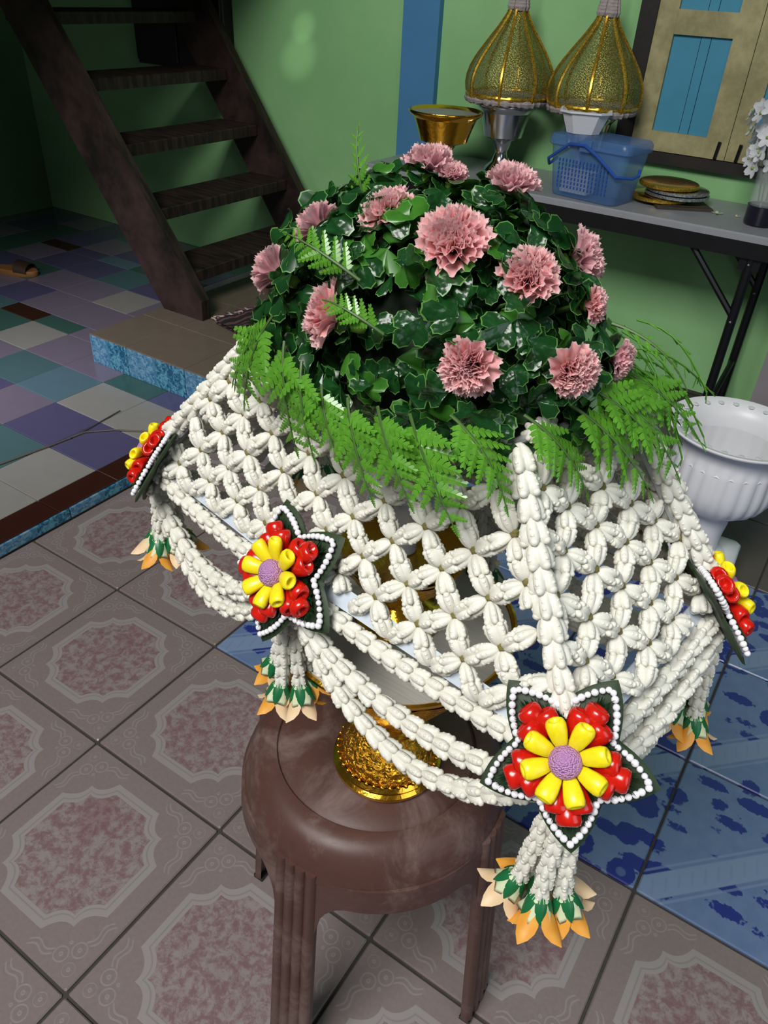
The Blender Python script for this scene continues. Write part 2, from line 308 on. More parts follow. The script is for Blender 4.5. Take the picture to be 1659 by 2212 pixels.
MT['purple'] = (lambda m: (lambda v: (m.set(color=m.mix(v, srgb(192, 130, 192), srgb(226, 172, 226)), rough=.8), m.bump(v, .6, .05), m)[2])(m.math('SUBTRACT', 1, m.vor(m.coord('Object'), 9))))(NT('purple_amaranth')).m
MT['bead'] = plain('white_bead', srgb(236, 234, 240), .3, .03, 80).m
MT['starleaf'] = plain('dark_star_leaf', srgb(34, 54, 26), .6, .15, 60).m
MT['needle'] = plain('dark_needle_green', srgb(22, 58, 26), .5, .3, 300).m
MT['sepal'] = plain('tassel_sepal_green', srgb(22, 104, 58), .4, .12, 90).m
MT['orange'] = (lambda m: (m.set(color=m.mix(m.noise(m.coord('Object'), 4, 3), srgb(238, 150, 28), srgb(250, 190, 90)), rough=.5), m.translucent((0.95, 0.5, 0.1, 1), .25), m)[2])(NT('orange_petal')).m
MT['peach'] = (lambda m: (m.set(color=m.mix(m.noise(m.coord('Object'), 4, 3), srgb(244, 204, 150), srgb(250, 228, 196)), rough=.5), m.translucent((0.95, 0.7, 0.4, 1), .25), m)[2])(NT('peach_petal')).m
MT['cupcream'] = plain('cream_flower_cup', srgb(206, 214, 176), .5, .05, 60).m
MT['orchid'] = (lambda m: (m.set(color=srgb(226, 226, 232), rough=.5), m.translucent((.8, .8, .78, 1), .25), m)[2])(NT('white_orchid_petal')).m
MT['rug'] = None

# ================================================================== SETTING
YB = 1.905          # back wall plane
# ---- lower floor
g = G(); g.box((0.95, 0.1, -0.020), (2.6, 3.7, 0.030)); fl = struct(g.obj('floor', MT['grout'], None, None, False))
g = G(); g.bbox((0, 0, -.007), (.2952, .2952, .014), .002); tp = g.mesh('floor_tile_pink', MT['pink'], False)
g = G(); g.bbox((0, 0, -.007), (.2955, .2955, .014), .002); tb = g.mesh('floor_tile_blue', MT['blue'], False)
g = G(); g.bbox((0, 0, -.007), (.297, .297, .014), .0015); tw = g.mesh('floor_tile_brown', MT['browntile'], False)
for i in range(-1, 7):
    for j in range(-5, 7):
        x, y = .3*i+.15, .3*j+.15
        if y > YB: continue
        if x < .0 and y > .75: continue
        me = tp
        if j >= 0 and i >= 1: me = tb if j < 3 else tw
        elif j >= 3: me = tw
        inst('floor_tile', me, fl, T(x, y, random.uniform(-.0006, .0006)))
# ---- raised floor on the left
ZP = .034; XE = -.305
g = G(); g.box(((XE-.002-2.76)/2, .2, (ZP-.006)/2-.01), (2.76-(-XE)-.002, 3.5, ZP+.014)); rf = struct(g.obj('raised_floor', MT['grout_l'], None, None, False)); rf['label'] = 'raised floor laid with patchwork coloured tiles'
pat = {  # (column from the edge, row from the front) -> colour
    (0, -1): 'w', (0, 0): 'w', (0, 1): 'p', (0, 2): 'w', (0, 3): 'p', (1, 1): 'p', (1, 2): 'w', (1, 3): 'g', (2, 1): 'l', (2, 2): 'c', (2, 3): 'l', (3, 2): 't', (3, 3): 'l', (3, 1): 'p', (2, 4): 'l', (3, 4): 'p', (4, 3): 'w', (4, 4): 'l', (5, 5): 'l', (4, 5): 'l', (3, 5): 'l', (6, 6): 'l', (5, 6): 'l'}
def slab_tile(parent, x0, x1, y0, y1, ztop, mat, name='floor_tile', gap=.0022):
    gg = G(); gg.bbox((0, 0, -.004), (x1-x0-gap, y1-y0-gap, .008), .0012)
    return gg.obj(name, mat, parent, T((x0+x1)/2, (y0+y1)/2, ztop), False)
rows = []; y = -.46
k = -3
while y < YB-.01:
    if k in (4, 8): h = .085
    else: h = .182
    rows.append((k, y, min(y+h, YB))); y += h; k += 1
for (k, ya, yb) in rows:
    slab_tile(rf, -.389, XE, ya, yb, ZP, PAL['b'])
    if k % 2 == 0: pass
    x = -.389; c = 0
    while x > -2.70:
        wd = .205; xa = max(x-wd, -2.74)
        inside_step = (ya > .70 and xa > -.96)
        if not inside_step:
            if k in (4, 8): colr = 'b' if (c+k//4) % 4 == 2 else random.choice('tcglp')
            else: colr = pat.get((c, k)) or random.choice('llppwgtl')
            slab_tile(rf, xa, x, ya, yb, ZP, PAL[colr])
        x = xa; c += 1
k = 0; y = -.9
while y < .7:
    gg = G(); gg.bbox((0, 0, 0), (.2, .028, .006), .001)
    gg.obj('riser_tile', MT['riser'], rf, T(XE+.001, y+.1, .016) @ Matrix.Rotation(PI/2, 4, 'Z') @ Matrix.Rotation(PI/2, 4, 'X'), False); y += .203
# ---- step block below the stairs
ZS = .136; YS = .716
g = G(); g.box(((-.946+.18)/2, (YS+.006+YB)/2, ZS/2-.004), (1.122, YB-YS-.006, ZS-.012)); st = struct(g.obj('step', MT['grout_l'], None, None, False)); st['label'] = 'low tiled step under the wooden stairs'
for a, b in ((-.95, -.770), (-.770, -.507), (-.507, -.242), (-.242, .02), (.02, .18)):
    gg = G(); gg.bbox((0, 0, 0), (b-a-.003, ZS-ZP-.004, .008), .0012)
    gg.obj('riser_tile', MT['riser'], st, T((a+b)/2, YS+.004, (ZS+ZP)/2-.002) @ Matrix.Rotation(PI/2, 4, 'X'), False)
for i, (a, b) in enumerate(((-.95, -.770), (-.770, -.507), (-.507, -.242), (-.242, .02), (.02, .18))):
    for ya, yb in ((YS, .95), (.95, 1.215), (1.215, 1.48), (1.48, 1.745), (1.745, YB)):
        slab_tile(st, a, b, ya, yb, ZS, MT['brownstep'], 'step_tile', .002)
# ---- walls
g = G(); g.box((-.2, YB+.05, 1.35), (5.2, .1, 2.76)); struct(g.obj('wall_back', MT['wall'], None, None, False))
g = G(); g.box((-2.80, .2, 1.35), (.1, 3.5, 2.76)); struct(g.obj('wall_left', MT['wall2'], None, None, False))
g = G(); g.box((-.435, YB-.012, 1.36), (.145, .03, 2.74)); p = struct(g.obj('trim_1', MT['pillar'], None, None, False)); p['label'] = 'blue painted pilaster on the green wall'
# grey corner post at the right with a tiled pier beside it
g = G(); g.box((1.02, YB-.035, .30), (.10, .07, .62)); p = struct(g.obj('trim_2', plain('grey_plaster', srgb(150, 142, 148), .8, .08, 10).m, None, None, False)); p['label'] = 'grey plaster post beside the table'
g = G(); g.box((1.45, YB-.05, .30), (.74, .10, .62)); pr = struct(g.obj('wall_right', MT['grout_l'], None, None, False))
for i in range(3):
    for j in range(2):
        gg = G(); gg.bbox((0, 0, 0), (.236, .30, .006), .001)
        gg.obj('wall_tile', MT['riser'], pr, T(1.205+.24*i, YB-.103, .165+.305*j) @ Matrix.Rotation(PI/2, 4, 'X'), False)
# unseen upper floor slab, added and cut to shade the stair side
g = G(); g.box((-1.82, .75, 1.40), (1.88, 2.3, .08)); p = struct(g.obj('shade_ceiling', MT['wood'], None, None, False)); p['label'] = 'unseen dark timber upper floor added to shade the stairs'
# dark strip standing in for the shadow line along the wall base
g = G(); g.box((1.0, YB-.004, .004), (1.6, .008, .008)); struct(g.obj('wall_base_shadow', MT['grout'], None, None, False))

# ================================================================== STAIRCASE
t = thing('staircase', 'dark brown open wooden staircase rising to the left against the green wall', 'staircase', (-.84, 1.4, ZS))
def stringer(y0, y1):
    gg = G(); up = [(-.739, .201), (-1.97, 1.87)]; lo = [(-.93, ZS), (-2.16, 1.72)]
    poly = [(-.741, ZS), (-.739, .205), (-1.575, 1.355), (-1.79, 1.355), (-.932, ZS)]
    vs = [(x, y0, z) for x, z in poly]+[(x, y1, z) for x, z in poly]; n = len(poly)
    fs = [tuple(range(n)), tuple(range(2*n-1, n-1, -1))]+[(i, i+n, (i+1) % n+n, (i+1) % n) for i in range(n)]
    gg.add(vs, fs); return gg.obj('stringer', MT['wood'], t, None, False)
stringer(1.035, 1.075); stringer(1.775, 1.815)
for i in range(10):
    z = .262+.183*i; x = -.815-.146*i
    if z > 1.30: break
    gg = G(); gg.bbox((0, 0, 0), (.20, .70, .038), .003)
    gg.obj('tread', MT['wood'], t, T(x-.10, 1.425, z), False)
# dark cupboard board fixed on the wall behind the stairs
t = thing('wall_cupboard', 'black wooden cupboard on the green wall behind the stairs', 'cupboard', (-1.62, YB, .80))
CBX, CBW = -1.585, .52
g = G(); g.bbox((CBX, YB-.03, 1.06), (CBW, .06, .52), .006); g.obj('body', MT['blackwood'], t, None, False)
for s in (-1, 1):
    g = G(); g.bbox((CBX+s*CBW/4, YB-.065, 1.06), (CBW/2-.012, .010, .49), .004); g.obj('door', MT['blackwood'], t, None, False)

# ================================================================== WINDOW
wn = thing('window_1', 'cream wooden shutter window with blue boarded panels and black frame', 'window', (.68, YB, .72)); wn['kind'] = 'structure'
def wbox(name, x0, x1, z0, z1, d, mat, parent=wn, off=0, bev=.002):
    gg = G(); gg.box(((x0+x1)/2, YB-off-d/2, (z0+z1)/2), (x1-x0, d, z1-z0)); return gg.obj(name, mat, parent, None, False)
wbox('frame', .322, .374, .72, 1.75, .035, MT['blackwood'])
wbox('frame', 1.12, 1.17, .72, 1.75, .035, MT['blackwood'])
wbox('sill', .374, 1.12, .715, .748, .03, MT['blackwood'])
def shutter(x0, x1):
    wbox('stile', x0, x0+.058, .75, 1.75, .026, MT['cream']); wbox('stile', x1-.066, x1, .75, 1.75, .026, MT['cream'])
    wbox('rail', x0+.058, x1-.066, .75, .806, .025, MT['cream']); wbox('rail', x0+.058, x1-.066, 1.060, 1.122, .025, MT['cream']); wbox('rail', x0+.058, x1-.066, 1.40, 1.46, .025, MT['cream'])
    for z0, z1 in ((.806, 1.060), (1.122, 1.40), (1.46, 1.75)):
        wd = (x1-.066-x0-.058)
        for a, b in ((0, .47), (.475, .64), (.645, 1)):
            wbox('panel_board', x0+.058+a*wd, x0+.058+b*wd-.001, z0, z1, .014+random.uniform(-.001, .001), MT['bluepanel'])
shutter(.374, .667); shutter(.669, 1.12)
for x in (.640, .702):
    g = G(); g.tube([(x, YB-.032, .752), (x+.004, YB-.034, .80)], .005, 8); g.obj('bolt', MT['blackmetal'], wn)

# ================================================================== TABLE
ZT = .640; YF = 1.515
t = thing('folding_table', 'long grey folding table with black edge and steel legs against the wall', 'table', (.4, 1.70, 0))
g = G(); g.bbox((.375, (YF+YB-.012)/2, ZT-.010), (1.55, YB-.012-YF, .020), .004); g.obj('tabletop', MT['tabletop'], t, None, False)
g = G()
g.box((.375, YF+.004, ZT-.040), (1.548, .012, .042)); g.box((.375, YB-.022, ZT-.040), (1.548, .012, .042)); g.box((-.392, 1.70, ZT-.040), (.012, .36, .042)); g.box((1.142, 1.70, ZT-.040), (.012, .36, .042))
g.obj('apron', MT['blackmetal'], t, None, False)
def legset(x, d):
    for yy in (YF+.02, YB-.05):
        gg = G(); gg.tube([(x, yy, ZT-.055), (x, yy, .012)], .0135, 10); lg = gg.obj('leg', MT['blackmetal'], t)
        gg = G(); gg.tube([(x, yy, .0), (x, yy, .016)], .016, 10); gg.obj('foot', MT['blackmetal'], lg)
        gg = G(); gg.box((x, yy, ZT-.075), (.055, .02, .04)); gg.obj('bracket', MT['blackmetal'], t, None, False)
        gg = G(); gg.tube([(x-d*.165, yy, ZT-.055), (x, yy, .41)], .0095, 8); gg.obj('brace', MT['blackmetal'], t)
        for rx, rz_ in ((x-d*.165, ZT-.045), (x, ZT-.078), (x, .40)):
            gg = G(); gg.ball((rx, yy-.0155, rz_), .0045, 8, 6); gg.obj('rivet', MT['steel'], lg)
    gg = G(); gg.tube([(x, YF+.02, .075), (x, YB-.05, .17)], .0095, 8); gg.obj('cross_bar', MT['blackmetal'], t)
legset(.875, 1); legset(-.22, -1)

# ---- footed trays and gold domes
def footed(name, label, x, y, z, R, h, mat, group=None, lob=24, top=None, rim=MT['goldplain']):
    tt = thing(name, label, 'tray', (x, y, z), group); M = T(x, y, z)
    wob = lambda a, k: 1+(.05*abs(math.sin(a*lob/2)) if 6 <= k <= 9 else 0)
    pr = [(R*.52, 0), (R*.55, h*.03), (R*.50, h*.08), (R*.30, h*.16), (R*.20, h*.30), (R*.28, h*.40), (R*.34, h*.47), (R*.64, h*.53), (R*.73, h*.70), (R*.84, h*.88)]
    gg = G(); gg.lathe(pr, lob*4, 0, None, True); gg.v = gg.v; gg.obj('foot_and_bowl', mat, tt, M, True, 50)
    gg = G(); gg.lathe([(R*.84, h*.88), (R*.98, h*.95), (R, h*.985), (R*.985, h), (R*.93, h*.985), (R*.84, h*.93)], 64); gg.obj('rim', mat, tt, M, True, 60)
    gg = G(); gg.lathe([(.001, h*.945), (R*.5, h*.945), (R*.93, h*.95)], 48); gg.obj('inner_dish', top or mat, tt, M)
    return tt
MT['trayin'] = plain('grey_tray_cover', srgb(150, 152, 148), .5, .05, 20).m
footed('footed_tray', 'empty gold footed offering tray with grey cover, behind the bouquet', -.128, 1.560, ZT, .118, .186, MT['goldplain'], 'footed trays on the table', 20, MT['trayin'])
def dome(x, y, zb, label, fl):
    R = .138; tt = thing('gold_dome_cover', label, 'dome cover', (x, y, zb), 'gold domed covers'); M = T(x, y, zb)
    pf = [(.90, .01), (.965, .08), (1.0, .18), (.985, .27), (.93, .36), (.83, .46), (.70, .56), (.56, .66), (.43, .75), (.31, .84), (.215, .92), (.16, 1.0)]
    pf = [(a*R, b*R*1.86) for a, b in pf]
    gg = G(); gg.lathe(pf, 48, 0); gg.obj('mesh_cover', MT['goldmesh'], tt, M)
    for i in range(8):
        a = 2*PI*i/8+.25
        gg = G(); gg.tube([((r+.0015)*math.cos(a), (r+.0015)*math.sin(a), z) for r, z in pf], .0052, 6); gg.obj('rib', MT['glitter'], tt, M)
    def fringe(nm, r, z, rr, n, mat):
        gg = G(); rn = random.Random(3)
        rs = []
        for i in range(n):
            a = 2*PI*i/n; q = rr*rn.uniform(.7, 1.35)
            rs.append([((r+q*math.cos(k*PI/4))*math.cos(a), (r+q*math.cos(k*PI/4))*math.sin(a), z+q*math.sin(k*PI/4)) for k in range(8)])
        rs.append(rs[0]); gg.rings(rs); gg.obj(nm, mat, tt, M)
    fringe('lace_trim', R*.90, .010, .011, 90, MT['fluff']); fringe('gold_trim', R*.95, .022, .006, 80, MT['glitter'])
    zt = pf[-1][1]
    for q in range(5): fringe('top_ruffle', .021-.0015*q, zt+.008*q, .012, 34, MT['fluff'])
    gg = G(); gg.lathe([(.012, zt+.03), (.007, zt+.05), (.011, zt+.058), (.005, zt+.07), (.009, zt+.078), (.003, zt+.10), (.0015, zt+.13)], 14, 0, None, False, True); gg.obj('finial', MT['goldplain'], tt, M)
footed('footed_tray', 'silver footed tray under the left gold dome', -.005, 1.735, ZT, .096, .205, MT['silver'], 'footed trays on the table', 16)
footed('footed_tray', 'silver footed tray under the right gold dome, partly behind the blue basket', .266, 1.755, ZT, .086, .205, MT['silver'], 'footed trays on the table', 16)
dome(-.005, 1.735, ZT+.207, 'gold mesh dome cover nearer the blue pilaster', 0)
dome(.270, 1.755, ZT+.207, 'gold mesh dome cover nearer the window, behind the white foam box', 1)

# ---- blue basket with lid and handle
bx, by = .372, 1.606
t = thing('lidded_basket', 'translucent blue plastic basket with lid and swing handle', 'basket', (bx, by, ZT), None, -.16)
def rrect(hx, hy, r, z, n=5):
    out = []
    for sx, sy, a0 in ((1, 1, 0), (-1, 1, PI/2), (-1, -1, PI), (1, -1, 3*PI/2)):
        for k in range(n+1):
            a = a0+PI/2*k/n; out.append((sx*(hx-r)+r*math.cos(a), sy*(hy-r)+r*math.sin(a), z))
    return out
M = WM[t]
g = G(); g.rings([rrect(.105, .060, .02, .002), rrect(.108, .063, .02, .006), rrect(.128, .076, .024, .150)], 0, True, True); g.obj('body', MT['basket'], t, M)
g = G(); g.rings([rrect(.130, .078, .024, .138), rrect(.134, .082, .026, .142), rrect(.134, .082, .026, .158), rrect(.128, .076, .024, .168), rrect(.10, .055, .02, .172)], 0, True, False, True); g.obj('lid', MT['basket'], t, M)
g = G()
for r in range(7):
    for c in range(15):
        g.box((-.085+.0115*c, -.0640-.0095*(r/7)-.0012, .03+.012*r), (.003, .004, .008))
o = g.obj('weave_slots', MT['basketsolid'], t, M, False); o['kind'] = 'stuff'
hp = [(-.137, 0, .09), (-.139, -.04, .078), (-.12, -.080, .10), (-.05, -.090, .150), (0, -.092, .152), (.04, -.090, .132), (.11, -.085, .085), (.139, -.045, .082), (.142, -.01, .086), (.137, 0, .10)]
g = G(); g.tube(hp, .0045, 8); g.obj('handle', MT['basketsolid'], t, M)
g = G(); g.box((0, -.085, .150), (.036, .008, .03)); g.obj('latch', MT['basket'], t, M, False)
t2 = thing('paper_box', 'small white paper box seen through the blue basket', 'box', (bx-.045, by-.010, ZT+.01))
g = G(); g.bbox((0, 0, .030), (.09, .06, .056), .003); g.obj('box_body', MT['foam'], t2, WM[t2] @ Matrix.Rotation(-.12, 4, 'Z'), False)
g = G(); g.bbox((0, 0, .060), (.092, .062, .004), .001); g.obj('box_lid', MT['foam'], t2, WM[t2] @ Matrix.Rotation(-.12, 4, 'Z'), False)
# white faceted foam bowl on the lid
t = thing('foam_bowl', 'white faceted foam bowl standing on the blue basket lid', 'bowl', (.310, 1.606, ZT+.1725), None, .35)
def octa(h, cc, z): return [(sx*a, sy*b, z) for sx, sy, a, b in ((1, 1, h, h-cc), (1, 1, h-cc, h), (-1, 1, h-cc, h), (-1, 1, h, h-cc), (-1, -1, h, h-cc), (-1, -1, h-cc, h), (1, -1, h-cc, h), (1, -1, h, h-cc))]
g = G(); g.rings([octa(.046, .02, 0), octa(.066, .028, .052), octa(.070, .029, .055), octa(.068, .028, .058), octa(.062, .026, .055), octa(.044, .019, .006)], 0, True, True, True); g.obj('bowl_shell', MT['foam'], t, WM[t], False)
g = G(); g.rings([octa(.073, .030, .054), octa(.073, .030, .059), octa(.066, .028, .059), octa(.066, .028, .054), octa(.073, .030, .054)]); g.obj('rim', MT['foam'], t, WM[t], False)
# stack of glitter discs on a board
t = thing('display_board', 'thin dark square board under the glitter discs', 'board', (.60, 1.725, ZT), None, .55)
g = G(); g.bbox((0, 0, .004), (.165, .165, .008), .002); g.obj('panel', plain('dark_brown_board', srgb(62, 54, 48), .6, .2, 30).m, t, WM[t], False)
g = G(); g.box((0, 0, .0085), (.13, .13, .001)); g.obj('face', plain('dark_board_face', srgb(80, 68, 56), .6, .2, 30).m, t, WM[t], False)
def disc(x, y, z, R, h, mat, label):
    tt = thing('glitter_disc', label, 'disc', (x, y, z), 'stacked glitter discs')
    gg = G(); gg.lathe([(R*.96, 0), (R, h*.2), (R, h*.75), (R*.96, h)], 48, 0, None, True); gg.obj('edge_band', mat, tt, WM[tt])
    gg = G(); gg.lathe([(R*.95, h), (R*.90, h*1.12), (R*.5, h*1.15), (.001, h*1.15)], 48); gg.obj('top_face', MT['goldplain'] if mat is MT['glitter'] else MT['silver'], tt, WM[tt])
zz = ZT+.0095
disc(.545, 1.715, zz, .086, .011, MT['glitter'], 'lowest gold glitter disc of the stack on the table'); zz += .0128
disc(.590, 1.735, zz, .094, .009, MT['gsilver'], 'lower silver glitter disc of the stack'); zz += .0106
disc(.588, 1.738, zz, .092, .009, MT['gsilver'], 'upper silver glitter disc of the stack'); zz += .0106
disc(.560, 1.735, zz, .088, .012, MT['glitter'], 'topmost gold glitter disc of the stack')
# petals fallen on the table
for i, (x, y, lab) in enumerate(((.727, 1.683, 'pale green fallen blossom on the grey table'), (.781, 1.686, 'small white fallen petal near the dark vase'))):
    tt = thing('fallen_blossom', lab, 'petal', (x, y, ZT), 'fallen blossoms')
    for k in range(4 if i == 0 else 2):
        gg = G(); n = 7; L = .017 if i == 0 else .011
        gg.add([(L*j/(n-1), s*L*.28*math.sin(PI*(j+.3)/(n)), .002+.004*j/(n-1)) for j in range(n) for s in (-1, 1)], [(2*j, 2*j+2, 2*j+3, 2*j+1) for j in range(n-1)])
        gg.obj('petal', MT['peach'] if i else MT['cupcream'], tt, T(x, y, ZT) @ Matrix.Rotation(k*1.55+.3, 4, 'Z'))
# vase of white orchids at the right edge
vx, vy = .850, 1.650
t = thing('glass_vase', 'dark glass vase holding white orchids at the right edge', 'vase', (vx, vy, ZT))
g = G(); g.lathe([(.001, .001), (.040, .001), (.043, .006), (.043, .05), (.044, .052)], 32); g.obj('dark_base', MT['darkglass'], t, WM[t])
g = G(); g.lathe([(.043, .052), (.043, .10), (.045, .145), (.047, .147), (.044, .145), (.040, .10), (.040, .056)], 32); g.obj('glass_wall', MT['glass'], t, WM[t])
def orchid_mesh():
    gg = G()
    for k in range(5):
        a = 2*PI*k/5; n = 5; L = 1.0; wd = .42 if k % 2 else .32; R = Matrix.Rotation(a, 4, 'Z')
        gg.add([(L*j/(n-1), s*wd*math.sin(PI*(j+.35)/(n+.1)), .25*(j/(n-1))**2+.08*abs(s)) for j in range(n) for s in (-1, 0, 1)], [q for j in range(n-1) for q in ((3*j, 3*j+3, 3*j+4, 3*j+1), (3*j+1, 3*j+4, 3*j+5, 3*j+2))], 0, R)
    gg.ball((0, 0, .15), .16, 8, 5, 1)
    return gg.mesh('orchid_blossom', [MT['orchid'], MT['calyx']])
om = orchid_mesh()
for s in range(5):
    a = s*1.3+.4; lean = .035+.008*s
    tt = thing('orchid_spray', ['white orchid spray leaning left in the dark vase', 'white orchid spray at the front of the dark vase', 'white orchid spray at the back of the dark vase', 'white orchid spray leaning right in the dark vase', 'tallest orchid spray with green buds in the dark vase'][s], 'flower', (vx, vy, ZT+.06), 'orchid sprays in the vase')
    base = V((vx+.02*math.cos(a), vy+.02*math.sin(a), ZT+.058)); tip = V((vx-.015+lean*1.2*math.cos(a), vy+lean*math.sin(a), ZT+.34+.02*s))
    pts = [base.lerp(tip, k/10)+V((0, 0, .02*math.sin(PI*k/10))) for k in range(11)]
    gg = G(); gg.tube(pts, .0022, 6); gg.obj('stem', MT['stemgreen'], tt)
    rn = random.Random(s)
    for k in range(17):
        f = .26+.50*k/17; p = base.lerp(tip, f); an = rn.uniform(0, 2*PI); q = p+V((.042*math.cos(an), .042*math.sin(an), rn.uniform(-.01, .01)))
        d = (q-p)+V((0, -.01, .006)); MM = T(q) @ d.to_track_quat('Z', 'Y').to_matrix().to_4x4() @ Matrix.Rotation(rn.uniform(0, 6), 4, 'Z') @ Matrix.Scale(rn.uniform(.020, .027), 4)
        inst('blossom', om, tt, MM)
    for k in range(7):
        f = .84+.17*k/7; p = base.lerp(tip, f); an = rn.uniform(0, 2*PI)
        gg = G(); gg.ball(p+V((.012*math.cos(an), .012*math.sin(an), 0)), .005, 8, 5, 0, (1, 1, 1.7)); gg.obj('bud', MT['calyx'], tt)
# steel-and-glass jar on the floor at the right edge
t = thing('glass_jar', 'small clear glass jar on the floor by the grey post', 'jar', (1.12, 1.66, 0))
g = G(); g.lathe([(.001, .002), (.045, .002), (.05, .01), (.05, .09), (.034, .115), (.03, .13)], 24); g.obj('jar_body', MT['glass'], t, WM[t])
g = G(); g.lathe([(.036, .118), (.037, .14), (.001, .142)], 24); g.obj('jar_lid', MT['silver'], t, WM[t])

# ================================================================== WHITE URN
ux, uy = 1.045, .870
t = thing('garden_urn', 'white fluted plastic garden urn on a square foot', 'urn', (ux, uy, 0)); M = T(ux, uy, 0)
NS = 120
flute = lambda a, k: 1+(.040*abs(math.sin(a*12)) if 7 <= k <= 13 else 0)
body = [(.042, .085), (.041, .11), (.043, .135), (.046, .160), (.046, .182), (.056, .194), (.080, .207), (.099, .225), (.109, .244), (.1135, .264), (.1145, .285), (.114, .31), (.113, .325), (.112, .335), (.1115, .345), (.113, .365), (.122, .385), (.140, .395)]
g = G(); g.lathe(body, NS, 0, None, False, False, flute); g.obj('bowl', MT['white'], t, M, True, 60)
g = G(); g.lathe([(.140, .395), (.148, .396), (.149, .399), (.146, .401), (.136, .399), (.118, .388), (.109, .368), (.1065, .345)], NS); g.obj('rim', MT['white'], t, M)
inner = [(.1065, .345), (.109, .32), (.1095, .28), (.105, .25), (.095, .222), (.07, .207), (.035, .20), (.001, .198)]
g = G(); g.lathe(inner, NS, 0, None, False, False, lambda a, k: 1-(.02*abs(math.sin(a*12)) if 1 <= k <= 4 else 0)); g.obj('inner_wall', MT['white'], t, M)
for i in range(24):
    a = 2*PI*i/24; Mi = M @ Matrix.Rotation(a, 4, 'Z')
    g = G(); g.ball((.1285, 0, .3955), .010, 10, 5, 0, (1.0, .75, .16)); g.obj('rim_bead', MT['white'], t, Mi @ Matrix.Rotation(0, 4, 'X'))
    g = G(); g.tube([(.1135, -.0142, .318), (.1135, -.007, .327), (.113, 0, .3295), (.1135, .007, .327), (.1135, .0142, .318)], .0022, 6); g.obj('scallop', MT['white'], t, Mi)
g = G(); g.rings([rrect(.092, .092, .012, 0), rrect(.092, .092, .012, .062), rrect(.086, .086, .014, .070), rrect(.066, .066, .03, .074)], 0, True, True, True, Matrix.Rotation(.05, 4, 'Z')); g.obj('foot', MT['white'], t, M)
g = G(); g.lathe([(.064, .074), (.056, .077), (.048, .081), (.040, .086)], 48); g.obj('foot_collar', MT['white'], t, M)

# ================================================================== SMALL FLOOR THINGS
m = NT('striped_rug_cloth'); P = m.sep(m.coord('Object')); s_ = m.math('SINE', m.math('MULTIPLY', P[0], 210))
m.set(color=m.mix(m.step(s_, .2, .6), srgb(26, 20, 30), srgb(96, 64, 60)), rough=.95); m.bump(m.noise(m.coord('Object'), 200, 3), .5, .003); MT['rug'] = m.m
t = thing('fringed_rug', 'dark striped cloth rug with pale fringe on the step', 'rug', (-.45, 1.10, ZS), None, -.18)
g = G(); NX, NY = 24, 8
g.add([(-.22+.44*i/NX, -.10+.20*j/NY, .010+.008*math.sin(i*1.1+j*.7)*math.sin(j*.9)+(.010 if k else 0)-.004) for k in (0, 1) for i in range(NX+1) for j in range(NY+1)],
      [((NY+1)*i+j+(NX+1)*(NY+1)*k, (NY+1)*(i+1)+j+(NX+1)*(NY+1)*k, (NY+1)*(i+1)+j+1+(NX+1)*(NY+1)*k, (NY+1)*i+j+1+(NX+1)*(NY+1)*k) for k in (0, 1) for i in range(NX) for j in range(NY)])
g.obj('cloth', MT['rug'], t, WM[t])
rn = random.Random(5); fr = [plain('fringe_pale', srgb(196, 170, 158), .9).m, plain('fringe_plum', srgb(84, 34, 62), .9).m, plain('fringe_grey', srgb(120, 116, 116), .9).m]
for k in range(16):
    y = -.095+.19*k/15; gg = G()
    gg.tube([(-.215, y, .012), (-.235, y+rn.uniform(-.01, .01), .016), (-.25-rn.uniform(0, .02), y+rn.uniform(-.02, .02), .008)], .0032, 6); gg.obj('fringe_tuft', fr[k % 3], t, WM[t])
t = thing('sandal', 'brown leather sandal on the dark raised floor', 'sandal', (-1.93, 1.10, ZP), None, .35)
def sole(sc, z): return [(sc*.11*math.cos(a), sc*(.038+.008*math.cos(a))*math.sin(a), z) for a in [2*PI*k/28 for k in range(28)]]
g = G(); g.rings([sole(.97, 0), sole(1, .006), sole(1, .018), sole(.96, .022)], 0, True, True, True); g.obj('sole', plain('tan_sole', srgb(150, 102, 56), .6).m, t, WM[t])
g = G(); g.rings([[(.02+.03*i, .042*math.cos(PI*k/10), .018+.042*math.sin(PI*k/10)*(1-.15*i)) for k in range(11)] for i in range(3)], 0, False); g.obj('strap', plain('brown_leather', srgb(58, 40, 34), .5).m, t, WM[t])
t = thing('power_cord', 'thin grey cord lying across the coloured tiles', 'cord', (-.6, .13, ZP))
pts = [(-.72, -.08, ZP+.003), (-.64, .06, ZP+.003), (-.607, .129, ZP+.003), (-.585, .272, ZP+.003), (-.575, .378, ZP+.003), (-.52, .44, ZP+.003), (-.44, .49, ZP+.003), (-.36, .52, ZP+.003)]
g = G(); g.tube(pts, .0025, 6); g.obj('cable', plain('grey_cable', srgb(96, 86, 74), .6).m, t)
g = G(); g.tube([(-.577, .33, ZP+.003), (-.583, .40, ZP+.003), (-.59, .45, ZP+.003), (-.60, .53, ZP+.003)], .0018, 6); g.obj('cable_branch', plain('dark_cable', srgb(70, 70, 70), .6).m, t)

